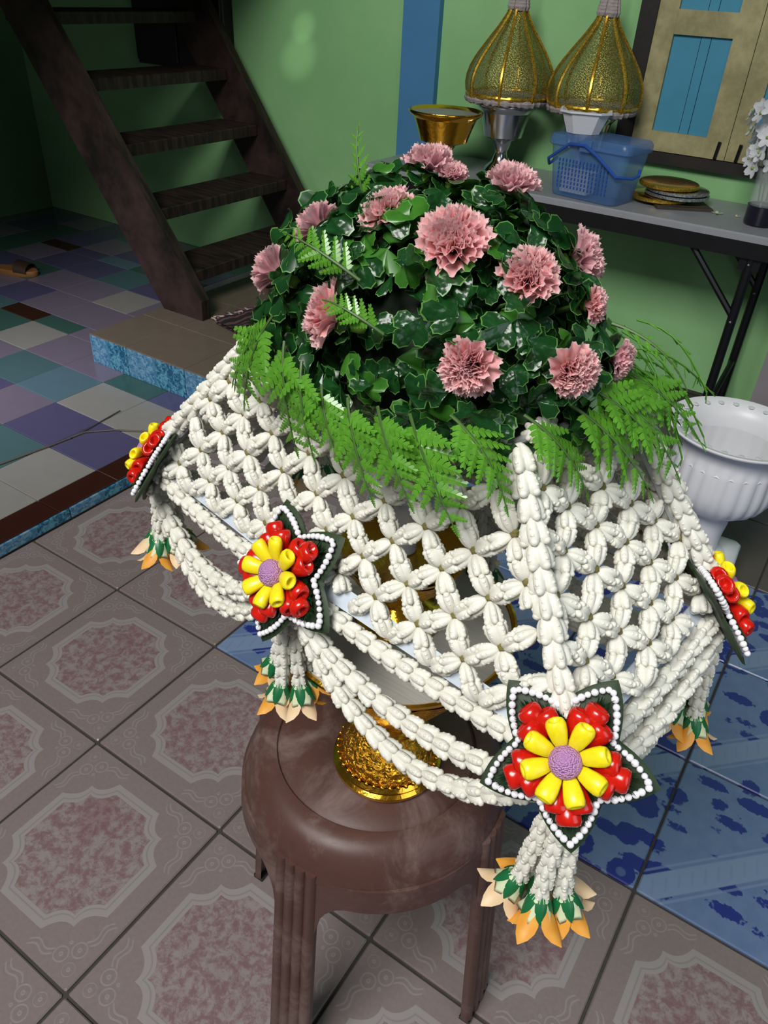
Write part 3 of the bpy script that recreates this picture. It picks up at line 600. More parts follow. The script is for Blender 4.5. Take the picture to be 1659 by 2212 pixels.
# ================================================================== STOOL
SX, SY, SZ = .886, -.293, .435
t = thing('plastic_stool', 'worn brown plastic stool carrying the gold tray', 'stool', (SX, SY, 0), None, math.radians(46.5)); SM = WM[t]
def sq(h, p, z, n=72):
    out = []
    for k in range(n):
        a = 2*PI*k/n; c, s = math.cos(a), math.sin(a); r = h/((abs(c)**p+abs(s)**p)**(1/p)); out.append((r*c, r*s, z))
    return out
g = G()
g.rings([sq(.001, 2, .4335), sq(.06, 2, .4335), sq(.1105, 2, .4338), sq(.1122, 2, .4318), sq(.1138, 2, .4318), sq(.1155, 2, .4348), sq(.122, 2.1, .4342), sq(.131, 2.2, .4305), sq(.1395, 2.15, .4225), sq(.147, 2.12, .411), sq(.1525, 2.1, .398), sq(.1548, 2.1, .386), sq(.150, 2.1, .386), sq(.138, 2.3, .405), sq(.115, 2, .424), sq(.001, 2, .424)])
g.obj('seat', MT['stool'], t, SM, True, 60)
RZ = lambda z: .1565+(.395-z)*.075
def shell(name, a0, a1, ztop, zbot, n, rows, rad, thick=.006):
    gg = G(); pts = []; inn = []
    for i in range(n+1):
        f = i/n; a = a0+(a1-a0)*f; zb = zbot(f)
        for j in range(rows+1):
            z = ztop+(zb-ztop)*j/rows; r = rad(z, f); pts.append((r*math.cos(a), r*math.sin(a), z)); inn.append(((r-thick)*math.cos(a), (r-thick)*math.sin(a), z))
    N = len(pts); R_ = rows+1; fs = []
    for i in range(n):
        for j in range(rows):
            q = (i*R_+j, i*R_+j+1, (i+1)*R_+j+1, (i+1)*R_+j); fs.append(q); fs.append(tuple(N+c for c in reversed(q)))
        a, b = i*R_+rows, (i+1)*R_+rows; fs.append((a, a+N, b+N, b)); a, b = i*R_, (i+1)*R_; fs.append((b, b+N, a+N, a))
    for i in (0, n):
        for j in range(rows): a = i*R_+j; fs.append((a, a+N, a+1+N, a+1))
    gg.add(pts+inn, fs); return gg.obj(name, MT['stool'], t, SM, True, 35)
for k in range(4):
    ca = math.radians(-135+90*k); hw = math.radians(9.5)
    def flute(z, f): return RZ(z)+(.0042*abs(math.sin(f*PI*4))**.7 if .02 < f < .98 else -.001)
    shell('leg', ca-hw, ca+hw, .398, lambda f: 0.006, 32, 14, flute, .008)
    g2 = G(); rr = RZ(0)-.006; g2.box((0, 0, .004), (.016, .058, .008), 0, Matrix.Rotation(ca, 4, 'Z') @ T(rr, 0, 0)); g2.obj('foot_pad', MT['blackmetal'], t, SM, False)
    def arch(f):
        s = abs(2*f-1); e = max(0, (s-.62)/.38); return .356-.075*(1-math.sqrt(max(0, 1-min(1, e)**2)))
    shell('skirt', ca+hw-.01, ca+PI/2-hw+.01, .392, arch, 30, 5, lambda z, f: RZ(z)-.0012+.0015*math.sin(PI*f), .005)

# ================================================================== GOLD TRAYS UNDER THE FLOWERS
AXX, AXY = .908, -.306
t = thing('gold_footed_tray', 'large embossed gold footed tray lined with white cloth on the stool', 'tray', (AXX, AXY, SZ)); M = T(AXX, AXY, SZ)
g = G(); g.lathe([(.058, 0), (.0605, .004), (.0605, .008), (.057, .011), (.058, .015), (.054, .019)], 72, 0, None, True); g.obj('base_ring', MT['goldplain'], t, M)
for i in range(40):
    a = 2*PI*i/40; g = G(); g.ball((.0555*math.cos(a), .0555*math.sin(a), .0215), .0026, 8, 5); g.obj('base_bead', MT['goldplain'], t, M)
g = G(); g.lathe([(.054, .021), (.052, .034), (.045, .048), (.037, .058), (.031, .066)], 72); g.obj('foot_dome', MT['gold'], t, M)
g = G(); g.lathe([(.031, .066), (.034, .069), (.034, .073), (.030, .076), (.030, .080)], 64); g.obj('stem_ring', MT['goldplain'], t, M)
g = G(); g.lathe([(.030, .080), (.036, .095), (.052, .118), (.072, .145), (.092, .178), (.106, .204)], 96, 0, None, False, False, lambda a, k: 1+.02*abs(math.sin(a*8))*(k > 1)); g.obj('bowl', MT['gold'], t, M)
g = G(); g.lathe([(.106, .204), (.112, .212), (.115, .215), (.1155, .219), (.113, .2205), (.110, .218)], 96); g.obj('rim', MT['goldplain'], t, M)
g = G(); g.lathe([(.110, .2165), (.09, .2175), (.05, .2185), (.001, .219)], 64); g.obj('cloth_lining', MT['lining'], t, M)
for a0 in (-1.15, -1.45, -2.2):
    for da in (0, .045):
        a = a0+da; g = G(); g.tube([(.104*math.cos(a), .104*math.sin(a), .219), (.113*math.cos(a), .113*math.sin(a), .2235), (.118*math.cos(a), .118*math.sin(a), .214)], .0006, 5); g.obj('staple', MT['blackmetal'], t, M)
ZI = SZ+.2195
t = thing('small_gold_pedestal', 'smaller gold pedestal bowl standing on the white lined tray', 'pedestal', (AXX, AXY, ZI)); M = T(AXX, AXY, ZI)
g = G(); g.lathe([(.040, 0), (.043, .002), (.0435, .006), (.040, .009), (.032, .014), (.022, .024)], 64, 0, None, True); g.obj('base', MT['goldplain'], t, M)
g = G(); g.lathe([(.022, .024), (.020, .032), (.028, .040), (.042, .052), (.052, .066), (.056, .078)], 72, 0, None, False, False, lambda a, k: 1+.03*abs(math.sin(a*8))*(k > 2)); g.obj('bowl', MT['gold'], t, M)
g = G(); g.lathe([(.056, .078), (.061, .083), (.062, .086), (.059, .087), (.055, .084), (.001, .080)], 64); g.obj('rim', MT['goldplain'], t, M)

# ================================================================== FLOWER NET COVER
ex = V((.983, -.18, 0)).normalized(); ey = V((-ex.y, ex.x, 0)); NC = V((.908, -.304, 0))
L = lambda x, y, z: NC+ex*x+ey*y+V((0, 0, z))
ZR = .760; ZTOP = .915
A, B, C, D, E_, F = L(-.236, -.105, ZR), L(-.020, -.112, ZR), L(.236, -.105, ZR), L(.236, .105, ZR), L(.0, .110, ZR), L(-.236, .105, ZR)
At, Ct, Dt, Ft = L(-.12, -.046, ZTOP), L(.122, -.046, ZTOP), L(.145, .058, ZTOP), L(-.12, .05, ZTOP)
CAM = V((1.179, -.780, 1.158))
def crown_mesh():
    gg = G(); xs = [0, .08, .22, .40, .58, .74, .86, .95, 1.0]
    ra = [.10, .19, .32, .41, .455, .465, .445, .34, .10]; dp = [.1, .2, .25, .27, .28, .30, .36, .42, .3]; rs = []
    for k, x in enumerate(xs):
        r = []
        for i in range(30):
            a = 2*PI*i/30; lob = abs(math.cos(2.5*a))**.75; rad = ra[k]*(1-dp[k]*(1-lob))
            r.append((x+(.05*lob if 5 < k < 8 else 0)-(.06*(1-lob) if k >= 6 else 0), rad*math.cos(a), rad*math.sin(a)))
        rs.append(r)
    gg.rings(rs, 0, True, True, True)
    for i in range(5):
        a = 2*PI*i/5; gg.ball((.88, .350*math.cos(a), .350*math.sin(a)), .142, 8, 6)
        gg.ball((.66, .405*math.cos(a), .405*math.sin(a)), .088, 7, 5); gg.ball((.46, .365*math.cos(a), .365*math.sin(a)), .080, 6, 4)
    return gg
crown_g = crown_mesh(); crown = crown_g.mesh('crown_flower', MT['cream_fl'], True, 75)
FLN, FWD = .0158, .0182      # flower length and width scale
net = thing('flower_net', 'white crown-flower net stretched over a clear rectangular frame', 'flower net', (NC.x, NC.y, ZR))
# clear rods and frosted rim bands
for nm, a, b, r in (('corner_rod', A, At, .0030), ('corner_rod', C, Ct, .0034), ('corner_rod', D, Dt, .0034), ('corner_rod', F, Ft, .0030)):
    g = G(); g.tube([a, b], r, 8); g.obj(nm, MT['rod'], net)
for a, b in ((At, Ct), (Ct, Dt), (Dt, Ft), (Ft, At)):
    g = G(); g.tube([a, b], .003, 8); g.obj('top_rod', MT['rod'], net)
for a, b in ((L(.02, -.04, .90), L(-.06, -.02, ZI+.02)), (L(-.02, .03, .90), L(.03, .02, ZI+.02))):
    g = G(); g.tube([a, b], .0028, 8); g.obj('inner_rod', MT['rod'], net)
cen = L(0, 0, ZR)
for pl in ((A, B, C), (C, D), (D, E_, F), (F, A)):
    pts = []
    for i in range(len(pl)-1):
        for k in range(8): pts.append(pl[i].lerp(pl[i+1], k/8))
    pts.append(pl[-1]); g = G(); vs = []
    for p in pts:
        o = (p-cen); o.z = 0; o.normalize()
        vs += [p-o*.007+V((0, 0, .008)), p+o*.0035-V((0, 0, .004)), p+o*.0025-V((0, 0, .005)), p-o*.008+V((0, 0, .007))]
    n = len(pts); fs = [(4*i+k, 4*i+(k+1) % 4, 4*i+4+(k+1) % 4, 4*i+4+k) for i in range(n-1) for k in range(4)]
    g.add(vs, fs); g.obj('rim_band', MT['band'], net)
# support column inside
g = G(); g.tube([V((AXX, AXY, ZI+.082)), V((AXX, AXY, .905))], .012, 12); g.obj('centre_post', MT['rod'], net)
g = G(); g.rings([[L(x, y, z) for x, y in ((-.118, -.044), (.12, -.044), (.142, .055), (-.118, .048))] for z in (.905, .912)], 0, True, True, True); g.obj('top_tray', MT['foliagecore'], net, None, False)
flowers = []; knots = []
def face(P0, P1, Q1, Q0, d1=.0425, d2=.047):
    n = (P1-P0).cross(Q0-P0).normalized(); xd = (P1-P0).normalized(); yd = n.cross(xd); Wd = (P1-P0).length
    H = (Q0-P0).dot(yd); q0 = (Q0-P0).dot(xd); q1 = (Q1-P0).dot(xd)
    H1 = (Q1-P0).dot(yd)
    def inside(x, y, mg=0.0):
        if y < -.001+mg or y > max(H, H1)+.004: return False
        f = y/H; return x > q0*f+mg+.002 and x < Wd+(q1-Wd)*f-mg-.002
    nodes = {}
    ni = int(Wd/d1)+3; nj = int(H/(d2/2))+2; off = (Wd % d1)/2
    def nd(i, j):
        x = off+i*d1+(d1/2 if j % 2 else 0); y = .018+j*d2/2
        rn = random.Random(i*131+j*17+int(Wd*1000)); return x+rn.uniform(-.0022, .0022), y+rn.uniform(-.0020, .0020), rn.uniform(-.0015, .0035)
    pos = lambda p: P0+xd*p[0]+yd*p[1]+n*(.003+p[2])
    for j in range(-2, nj+1):
        for i in range(-2, ni):
            a = nd(i, j)
            if inside(a[0], a[1]): knots.append(pos(a))
            for di in ((0, -1) if j % 2 == 0 else (1, 0)):
                b = nd(i+di, j+1); mx, my = (a[0]+b[0])/2, (a[1]+b[1])/2
                pa, pb = pos(a), pos(b); mid = (pa+pb)/2+n*.002
                ia, ib = inside(a[0], a[1]), inside(b[0], b[1])
                for (p, ok) in ((pa, ia), (pb, ib)):
                    qx, qy = ((a if p is pa else b)[0]*.5+mx*.5), ((a if p is pa else b)[1]*.5+my*.5)
                    if inside(qx, qy, .001) and (ok or inside(mx, my)): flowers.append((p, mid, n))
face(A, C, Ct, At); face(C, D, Dt, Ct); face(D, F, Ft, Dt); face(F, A, At, Ft)
def fl_matrix(p, q, n, wsc=1.0):
    d = q-p; l = d.length
    return frame(p+d*.10, d, n, random.uniform(0, 1.2), (l*.95, FWD*.95*wsc*random.uniform(.92, 1.08), FWD*.85*wsc*random.uniform(.92, 1.08)))
flowers.sort(key=lambda f: ((f[0]+f[1])/2-CAM).length*(1.0 if f[2].dot(CAM-f[0]) > 0 else 1.5))
for p, q, n in flowers[:300]: inst('crown_flower', crown, net, fl_matrix(p, q, n))
rest = G()
for p, q, n in flowers[300:]: rest.add(crown_g.v, crown_g.f, 0, fl_matrix(p, q, n))
if rest.v: rest.obj('further_crown_flowers', MT['cream_fl'], net, None, True, 75)['kind'] = 'stuff'
kg = G()
for p in knots: kg.ball(p+V((0, 0, .0015)), .0036, 7, 4)
kg.obj('thread_knots', MT['knot'], net)['kind'] = 'stuff'

# ---- strung ropes and swags: each a thing of its own
def strung(name, label, cat, pts, step, group, sc=1.0, ln=.0172, outdir=None):
    pts = [V(p) for p in pts]; seg = [0]
    for a, b in zip(pts, pts[1:]): seg.append(seg[-1]+(b-a).length)
    tt = thing(name, label, cat, min(pts, key=lambda p: p.z), group)
    def at(s):
        for i in range(len(pts)-1):
            if s <= seg[i+1] or i == len(pts)-2:
                f = (s-seg[i])/max(1e-6, seg[i+1]-seg[i]); return pts[i].lerp(pts[i+1], f)
    n = int(seg[-1]/step)
    for k in range(n):
        p = at(k*seg[-1]/n); q = at(min(seg[-1], k*seg[-1]/n+step*.9)); d = (q-p)
        if d.length < 1e-5: continue
        inst('crown_flower', crown, tt, frame(p, d, (0, 0, 1), random.uniform(0, 1.25), (ln*sc, FWD*sc*random.uniform(.92, 1.06), FWD*sc*random.uniform(.92, 1.06))))
    gg = G(); gg.tube(pts, .0008, 5); gg.obj('thread', MT['knot'], tt)
    return tt
up = V((0, 0, .004))
def outw(p, k=.008): o = V((p.x-NC.x, p.y-NC.y, 0)).normalized(); return o*k
for (a, b, lab) in ((At, A, 'flower rope down the left corner of the net'), (Ct, C, 'flower rope down the front corner of the net to the largest star'), (Dt, D, 'flower rope down the right corner of the net'), (Ft, F, 'flower rope down the hidden back corner of the net')):
    strung('flower_rope', lab, 'garland', [a.lerp(b, k/6)+outw(a.lerp(b, k/6), .007)+up for k in range(7)], .0152, 'flower ropes on the net', 1.15)
for (pl, lab) in (((A, B), 'flower rope along the rim between the left star and the small front star'), ((B, C), 'flower rope along the front rim to the largest star'), ((C, D), 'flower rope along the right rim of the net'), ((D, E_), 'flower rope along the back rim, right half'), ((E_, F), 'flower rope along the back rim, left half'), ((F, A), 'flower rope along the left rim of the net')):
    a, b = pl; strung('flower_rope', lab, 'garland', [a.lerp(b, k/8)+outw(a.lerp(b, k/8), .010)-V((0, 0, .004+.010*math.sin(PI*k/8))) for k in range(9)], .0128, 'flower ropes on the rim')
stars = [('A', A, V((-.80, -.35, .50))), ('B', B, V((-.20, -.80, .50))), ('C', C, V((.15, -.75, .65))), ('D', D, V((.70, .62, .60))), ('E', E_, V((.25, .90, .40))), ('F', F, V((-.75, .65, .30)))]
def swag(a, b, sag, lab, inn=0.0):
    pts = []
    for k in range(17):
        f = k/16; p = a.lerp(b, f); s = 1-(2*f-1)**2; pts.append(p+outw(p, .012-inn+.008*s)-V((0, 0, .018+sag*s)))
    strung('flower_swag', lab, 'garland', pts, .0142, 'hanging flower swags', 1.08)
nm = ('left star', 'small front star', 'large front star', 'right star', 'back star', 'back left star')
SAG = {(0, 1): (.050, .085), (1, 2): (.040, .090), (2, 3): (.018, .040, .062), (3, 4): (.055, .09), (4, 5): (.055, .09), (5, 0): (.04, .075)}
for (i, j), ss in SAG.items():
    for q, sg in enumerate(ss):
        swag(stars[i][1], stars[j][1], sg, ('upper', 'lower')[q]+' flower swag between the %s and the %s' % (nm[i], nm[j]) if len(ss) == 2 else ('upper', 'middle', 'lowest')[q]+' flower swag between the %s and the %s' % (nm[i], nm[j]), .004*q)

# ================================================================== STAR BADGES
def star_outline(R, r, ang0, n=100, pw=1.0):
    out = []
    for k in range(n):
        a = 2*PI*k/n; f = ((a/(2*PI)*5) % 1); d = abs(2*f-1)   # d=1 at tip, 0 at notch
        rad = r+(R-r)*(d**1.25); out.append((rad*math.cos(a+ang0-PI*0), rad*math.sin(a+ang0)))
    return out
def roll_petal():
    gg = G(); prof = [(0.02, .14), (.12, .22), (.35, .32), (.62, .39), (.84, .41), (.96, .36), (1.0, .28), (.95, .20), (.82, .13), (.70, .01)]
    rs = [[(x, r*math.cos(2*PI*i/12), r*.80*math.sin(2*PI*i/12)+.08*math.sin(x*2.6)) for i in range(12)] for x, r in prof]
    gg.rings(rs, 0, True, True, True); return gg
rp_g = roll_petal(); redm = rp_g.mesh('red_rolled_petal', MT['red'], True, 80); yelm = rp_g.mesh('yellow_rolled_petal', MT['yellow'], True, 80)
g = G(); g.ball((0, 0, 0), 1, 10, 6); beadm = g.mesh('bead', MT['bead'])
g = G(); g.lathe([(1, 0), (.98, .35), (.82, .7), (.5, .92), (.001, 1.0)], 20); domem = g.mesh('purple_centre', MT['purple'])
labs = {'A': 'flower star badge seen edge-on at the left corner of the net', 'B': 'smaller-looking red and yellow flower star badge on the front rim', 'C': 'largest red and yellow flower star badge at the front corner', 'D': 'flower star badge seen edge-on at the right, before the white urn', 'E': 'flower star badge on the back rim, mostly hidden', 'F': 'flower star badge at the back left corner, hidden by foliage'}
for key, P, nrm in stars:
    nrm = nrm.normalized(); upv = (V((0, 0, 1))-nrm*nrm.z).normalized(); rt = upv.cross(nrm)
    cpos = P+nrm*{'A': -.002, 'D': -.004, 'B': .021}.get(key, .016)
    cpos = cpos+{'A': V((.004, 0, .010)), 'D': V((0, 0, .012)), 'B': ex*.010}.get(key, V((0, 0, 0)))
    R0 = Matrix((rt, upv, nrm)).transposed().to_4x4(); M = T(cpos) @ R0
    tt = thing('flower_star', labs[key], 'star badge', cpos, 'flower star badges')
    R = {'A': .053, 'B': .056, 'C': .0525, 'D': .056}.get(key, .051); a0 = math.radians(-72 if key == 'C' else -88)
    def ring3(Rr, rr, z, cup): return [(x, y, z+cup*((x*x+y*y)/(R*R))) for x, y in star_outline(Rr, rr, a0)]
    g = G(); g.rings([[(x*.05, y*.05, -.006) for x, y in star_outline(R, R*.60, a0)], ring3(R*1.06, R*.63, -.005, -.003), ring3(R*1.10, R*.65, -.0035, -.003), ring3(R*1.0, R*.62, -.002, -.003), [(x*.05, y*.05, -.002) for x, y in star_outline(R, R*.6, a0)]], 0, True, True, True)
    g.obj('leaf_base', MT['starleaf'], tt, M)
    # needle mat
    g = G(); rn = random.Random(11)
    for k in range(480):
        a = rn.uniform(0, 2*PI); f = ((a/(2*PI)*5) % 1); d = abs(2*f-1); rad = (R*.55+(R*.92-R*.55)*d**1.25)
        r1 = rad*rn.uniform(.45, .85); r2 = rad*rn.uniform(.88, 1.0); an = a+a0; b2 = an+rn.uniform(-.08, .08)
        p1 = V((r1*math.cos(an), r1*math.sin(an), .0008)); p2 = V((r2*math.cos(b2), r2*math.sin(b2), .0028+rn.uniform(0, .0016)))
        s = (p2-p1).cross(V((0, 0, 1))).normalized()*.0008; g.add([p1-s, p1+s, p2, (p1+p2)/2+V((0, 0, .0012))], [(0, 1, 3), (1, 2, 3), (2, 0, 3)])
    g.obj('needle_mat', MT['needle'], tt, M, False)['kind'] = 'stuff'
    # bead outline, evenly spaced
    ol = star_outline(R*.97, R*.57, a0, 400); per = [0]
    for i in range(400):
        x0, y0 = ol[i]; x1, y1 = ol[(i+1) % 400]; per.append(per[-1]+math.hypot(x1-x0, y1-y0))
    nb = 76; j = 0
    for k in range(nb):
        s = per[-1]*k/nb
        while per[j+1] < s: j += 1
        x, y = ol[j]; br = .0023*R/.0515*random.uniform(.88, 1.1); inst('bead', beadm, tt, M @ T(x, y, .0016-.003*((x*x+y*y)/(R*R))) @ Matrix.Scale(br, 4))
    for arm in range(5):
        aa = a0+2*PI*arm/5+PI*0
        for da, rr, ln in ((-.34, .24, R*.38), (.34, .24, R*.38), (0, .36, R*.38)):
            an = aa+da; p = V((R*rr*math.cos(an), R*rr*math.sin(an), .0042 if da else .0035))
            d = V((math.cos(aa+da*.5), math.sin(aa+da*.5), .20))
            inst('red_petal', redm, tt, M @ frame(p, d, (0, 0, 1), random.uniform(-.3, .3), (ln, R*.37, R*.37)))
    for k in range(8):
        an = a0+.2+2*PI*k/8; d = V((math.cos(an), math.sin(an), .45)); p = V((R*.12*math.cos(an), R*.12*math.sin(an), .0095))
        inst('yellow_petal', yelm, tt, M @ frame(p, d, (0, 0, 1), random.uniform(-.2, .2), (R*.41, R*.30, R*.28)))
    inst('purple_centre', domem, tt, M @ T(0, 0, .0135) @ Matrix.Diagonal((R*.195, R*.195, R*.17, 1)))

# ================================================================== TASSELS
def path_petal(path, widths):
    vs = []; fs = []
    for (x, z), wd in zip(path, widths):
        for s in (-1, -.5, 0, .5, 1): vs.append((x, s*wd/2, z-(s*s)*wd*.22))
    for j in range(len(path)-1):
        for s in range(4): fs.append((5*j+s, 5*j+5+s, 5*j+6+s, 5*j+1+s))
    g_ = G(); g_.add(vs, fs); return g_
def blossom_meshes():
    g1 = G(); g1.lathe([(.04, 0), (.12, .04), (.20, .14), (.25, .30), (.30, .46), (.33, .54), (.24, .46)], 15, 0, Matrix.Rotation(PI/2, 4, 'Y'), False, False, lambda a, k: 1+(.18*math.cos(5*a) if k > 3 else 0)); cup = g1.mesh('cream_cup', MT['cupcream'])
    sep = path_petal([(-.02, .03), (.05, .13), (.16, .22), (.30, .28), (.44, .32), (.54, .34)], [.10, .20, .25, .23, .15, .02]).mesh('sepal', MT['sepal'])
    pp = [(.30, .20), (.44, .27), (.58, .34), (.70, .42), (.80, .52), (.86, .62)]; pw = [.20, .32, .40, .38, .26, .03]
    return cup, sep, path_petal(pp, pw).mesh('orange_petal', MT['orange']), path_petal(pp, pw).mesh('peach_petal', MT['peach'])
cupm, sepm, petm, pet2m = blossom_meshes()
TL = {'A': .118, 'B': .150, 'C': .160, 'D': .150, 'E': .14, 'F': .13}
tl = {'A': 'flower tassel with orange blossoms hanging at the left corner', 'B': 'flower tassel with orange blossoms hanging under the small front star', 'C': 'largest flower tassel with orange blossoms under the front star', 'D': 'flower tassel with orange blossoms hanging at the right over blue tiles', 'E': 'flower tassel hanging at the back rim, seen through the net', 'F': 'flower tassel hanging at the back left corner, seen through the net'}
for key, P, nrm in stars:
    o = V((nrm.x, nrm.y, 0)).normalized(); top = P+o*{'A': -.004, 'B': .006}.get(key, .010)+ex*(.008 if key == 'C' else 0)-V((0, 0, .018)); Lt = TL[key]
    tt = thing('flower_tassel', tl[key], 'tassel', top-V((0, 0, Lt-.018)), 'flower tassels')
    rn = random.Random(ord(key)); side = V((-o.y, o.x, 0))
    sp = [(-.014, .004), (.001, .011), (.014, .003), (-.006, -.008), (.009, -.008)]
    for k, (sx, so) in enumerate(sp):
        Ls = Lt-.050+rn.uniform(-.010, .006); bt = top+side*sx*1.1+o*so*1.15-V((0, 0, Ls))
        st_ = top+side*sx*.4+o*so*.4; n = int(Ls/.0125); gg = G(); gg.tube([st_, bt], .0008, 5); sg_ = gg.obj('strand', MT['knot'], tt)
        for q in range(n):
            p = st_.lerp(bt, q/n); d = (bt-st_).normalized()
            inst('jasmine_bud', crown, sg_, frame(p, d, o, rn.uniform(0, 1.25), (.0165, .0150, .0150)))
        for b in range(1):
            tip = bt-V((0, 0, -.004)); d = (V((0, 0, -1))+(side*sx+o*so)*22).normalized(); S = .036
            MM = frame(tip, d, o, rn.uniform(0, 2), (S, S, S))
            bl_ = inst('blossom_cup', cupm, tt, MM)
            for i in range(5):
                a = 2*PI*i/5
                inst('sepal', sepm, bl_, MM @ Matrix.Rotation(a, 4, 'X'))
                inst('petal', pet2m if rn.random() < .35 else petm, bl_, MM @ Matrix.Rotation(a+.63+rn.uniform(-.15, .15), 4, 'X') @ Matrix.Rotation(rn.uniform(-.12, .18), 4, 'Y'))

# ================================================================== BOUQUET
BC = L(0, 0, .925); BR = V((.15, .108, .130))
def ell(u, v, k=1.0):   # u azimuth, v elevation
    d = V((math.cos(v)*math.cos(u), math.cos(v)*math.sin(u), math.sin(v)))
    p = BC+ex*(BR.x*k*d.x)+ey*(BR.y*k*d.y)+V((0, 0, BR.z*k*d.z))
    n = (ex*(d.x/BR.x)+ey*(d.y/BR.y)+V((0, 0, d.z/BR.z))).normalized(); return p, n
mound = thing('foliage_mound', 'mound of dark glossy lobed leaves under the pink carnations', 'foliage', BC-V((0, 0, .01)))
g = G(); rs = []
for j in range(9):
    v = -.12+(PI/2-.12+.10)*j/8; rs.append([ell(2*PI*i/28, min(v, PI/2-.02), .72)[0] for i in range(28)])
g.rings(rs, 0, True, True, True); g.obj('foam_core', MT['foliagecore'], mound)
def lobed_leaf(seed, lobes=3, mats=None):
    rn = random.Random(seed); gg = G(); n = 25; fr = [0.0, .35, .70, .955, 1.0]; vs = []; ph = rn.uniform(0, 6)
    for f in fr:
        for i in range(n):
            s = -1+2*i/(n-1); a = s*1.95
            lob = 1-.26*abs(math.sin(lobes*PI*(s+1)/2+0))**6*0-.24*(.5-.5*math.cos(2*PI*lobes*(s+1)/2))**0*0
            lob = .60+.40*abs(math.cos(lobes*PI*s/2))**.7
            ser = 1+(.035 if i % 2 else -.035)
            r = f*lob*(ser if f > .9 else 1)*(1-.22*abs(s)**3)
            x = .55*(1-math.cos(0))+r*math.cos(a)*.85+.28*f; y = r*math.sin(a)*.72
            z = .30*f*f*math.cos(3*a+ph)*.5-.22*abs(y)*f+.12*f
            vs.append((x, y, z))
    fs = []; mi = []
    for k in range(len(fr)-1):
        for i in range(n-1):
            fs.append((k*n+i, k*n+i+1, (k+1)*n+i+1, (k+1)*n+i)); mi.append(1 if k == len(fr)-2 else 0)
    gg.add(vs, fs); gg.m = mi
    return gg.mesh('lobed_leaf', mats or [MT['leafdark'], MT['leafedge']], True, 70)
leafs = [lobed_leaf(s, l) for s, l in ((1, 3), (2, 5), (3, 3), (4, 3))]; lleaf = lobed_leaf(9, 3, [MT['leafmid'], MT['leafedge']])
rn = random.Random(21); lv = []
for k in range(820):
    u = rn.uniform(0, 2*PI); v = math.asin(rn.uniform(-.22, 1.0))
    p, n = ell(u, v, rn.uniform(.74, 1.02))
    tdir = V((rn.uniform(-1, 1), rn.uniform(-1, 1), rn.uniform(-1.1, .5))); tdir = (tdir-n*tdir.dot(n)*.85).normalized()
    nn = (n+V((rn.uniform(-.55, .55), rn.uniform(-.55, .55), rn.uniform(-.3, .6)))).normalized()
    s = rn.uniform(.0145, .0235); mi = 4 if (rn.random() < .12 or v < -.05 and rn.random() < .3) else rn.randrange(4)
    lv.append(((p-CAM).length*(1 if n.dot(CAM-p) > 0 else 1.6), mi, frame(p-tdir*s*.4, tdir, nn, 0, (s, s, s)), u, v, p))
    if k % 9 == 0 and n.dot(CAM-p) > 0:
        g = G(); q = ell(u, v, .72)[0]; g.tube([q, (q+p)/2+V((0, 0, .003)), p], .0009, 5); g.obj('leaf_stem', MT['stemgreen'], mound)
lv.sort(key=lambda q: q[0]); lmesh = leafs+[lleaf]
for q in lv[:240]: inst('leaf', lmesh[q[1]], mound, q[2])
g = G(); 
for q in lv[240:]:
    me = lmesh[q[1]]; b = len(g.v); g.v += [tuple(q[2] @ x.co) for x in me.vertices]; off = 2 if q[1] == 4 else 0
    for f in me.polygons: g.f.append(tuple(b+i for i in f.vertices)); g.m.append(1 if f.material_index else off)
g.obj('further_leaves', [MT['leafdark'], MT['leafedge'], MT['leafmid']], mound, None, True, 70)['kind'] = 'stuff'

# ---- carnations
def carnation_meshes(seed, mp):
    rn = random.Random(seed); gi = G(); go = G()
    def petal(gg, phi, elev, Ln, Wd, mi0, ruff, base):
        nA, nR = 15, 6; vs = []; p1 = rn.uniform(0, 6)
        for j in range(nR):
            f = (0, .28, .55, .78, .93, 1.0)[j]; e = elev+(1.45-elev)*(1-f)**1.3
            for i in range(nA):
                s = -1+2*i/(nA-1); wd = Wd*(.22+.78*f**.8)*.5
                ext = 1-.16*s*s; ser = (.04 if i % 2 else -.04)*rn.uniform(.5, 1.5) if j == nR-1 else 0
                rr = Ln*(f*ext+ser); x = base+rr*math.cos(e); z = rr*math.sin(e); y = s*wd
                rf = ruff*f*f*math.sin(p1+s*6.0+f); x2 = x-rf*math.sin(e); z2 = z+rf*math.cos(e)
                vs.append((x2, y, z2))
        fs = [(j*nA+i, j*nA+i+1, (j+1)*nA+i+1, (j+1)*nA+i) for j in range(nR-1) for i in range(nA-1)]
        gg.add(vs, fs, 0, Matrix.Rotation(phi, 4, 'Z')); k = len(fs)
        gg.m[-k:] = [1 if q // (nA-1) == nR-2 else 0 for q in range(k)]
    for (n, el, Ln, Wd, b) in ((8, .66, .95, .72, .12), (8, .90, 1.0, .70, .10), (8, 1.06, 1.02, .62, .08)):
        for k in range(n): petal(go, 2*PI*k/n+rn.uniform(-.2, .2)+el, el+rn.uniform(-.12, .12), Ln*rn.uniform(.92, 1.05), Wd, 0, .10, b)
    for (n, el, Ln, Wd, b) in ((8, 1.16, 1.02, .55, .09), (7, 1.27, 1.02, .50, .07), (6, 1.38, 1.0, .45, .05), (6, 1.46, .98, .42, .03), (4, 1.55, .96, .40, .0)):
        for k in range(n): petal(gi, 2*PI*k/n+rn.uniform(-.3, .3)+el*2, el+rn.uniform(-.08, .08), Ln*rn.uniform(.9, 1.03), Wd, 0, .15, b)
    return go.mesh('outer_petals', [mp, MT['petaledge']], True, 80), gi.mesh('inner_petals', [mp, MT['petaledge']], True, 80)
cm = [carnation_meshes(1, MT['petal']), carnation_meshes(2, MT['petal']), carnation_meshes(3, MT['petalpale'])]
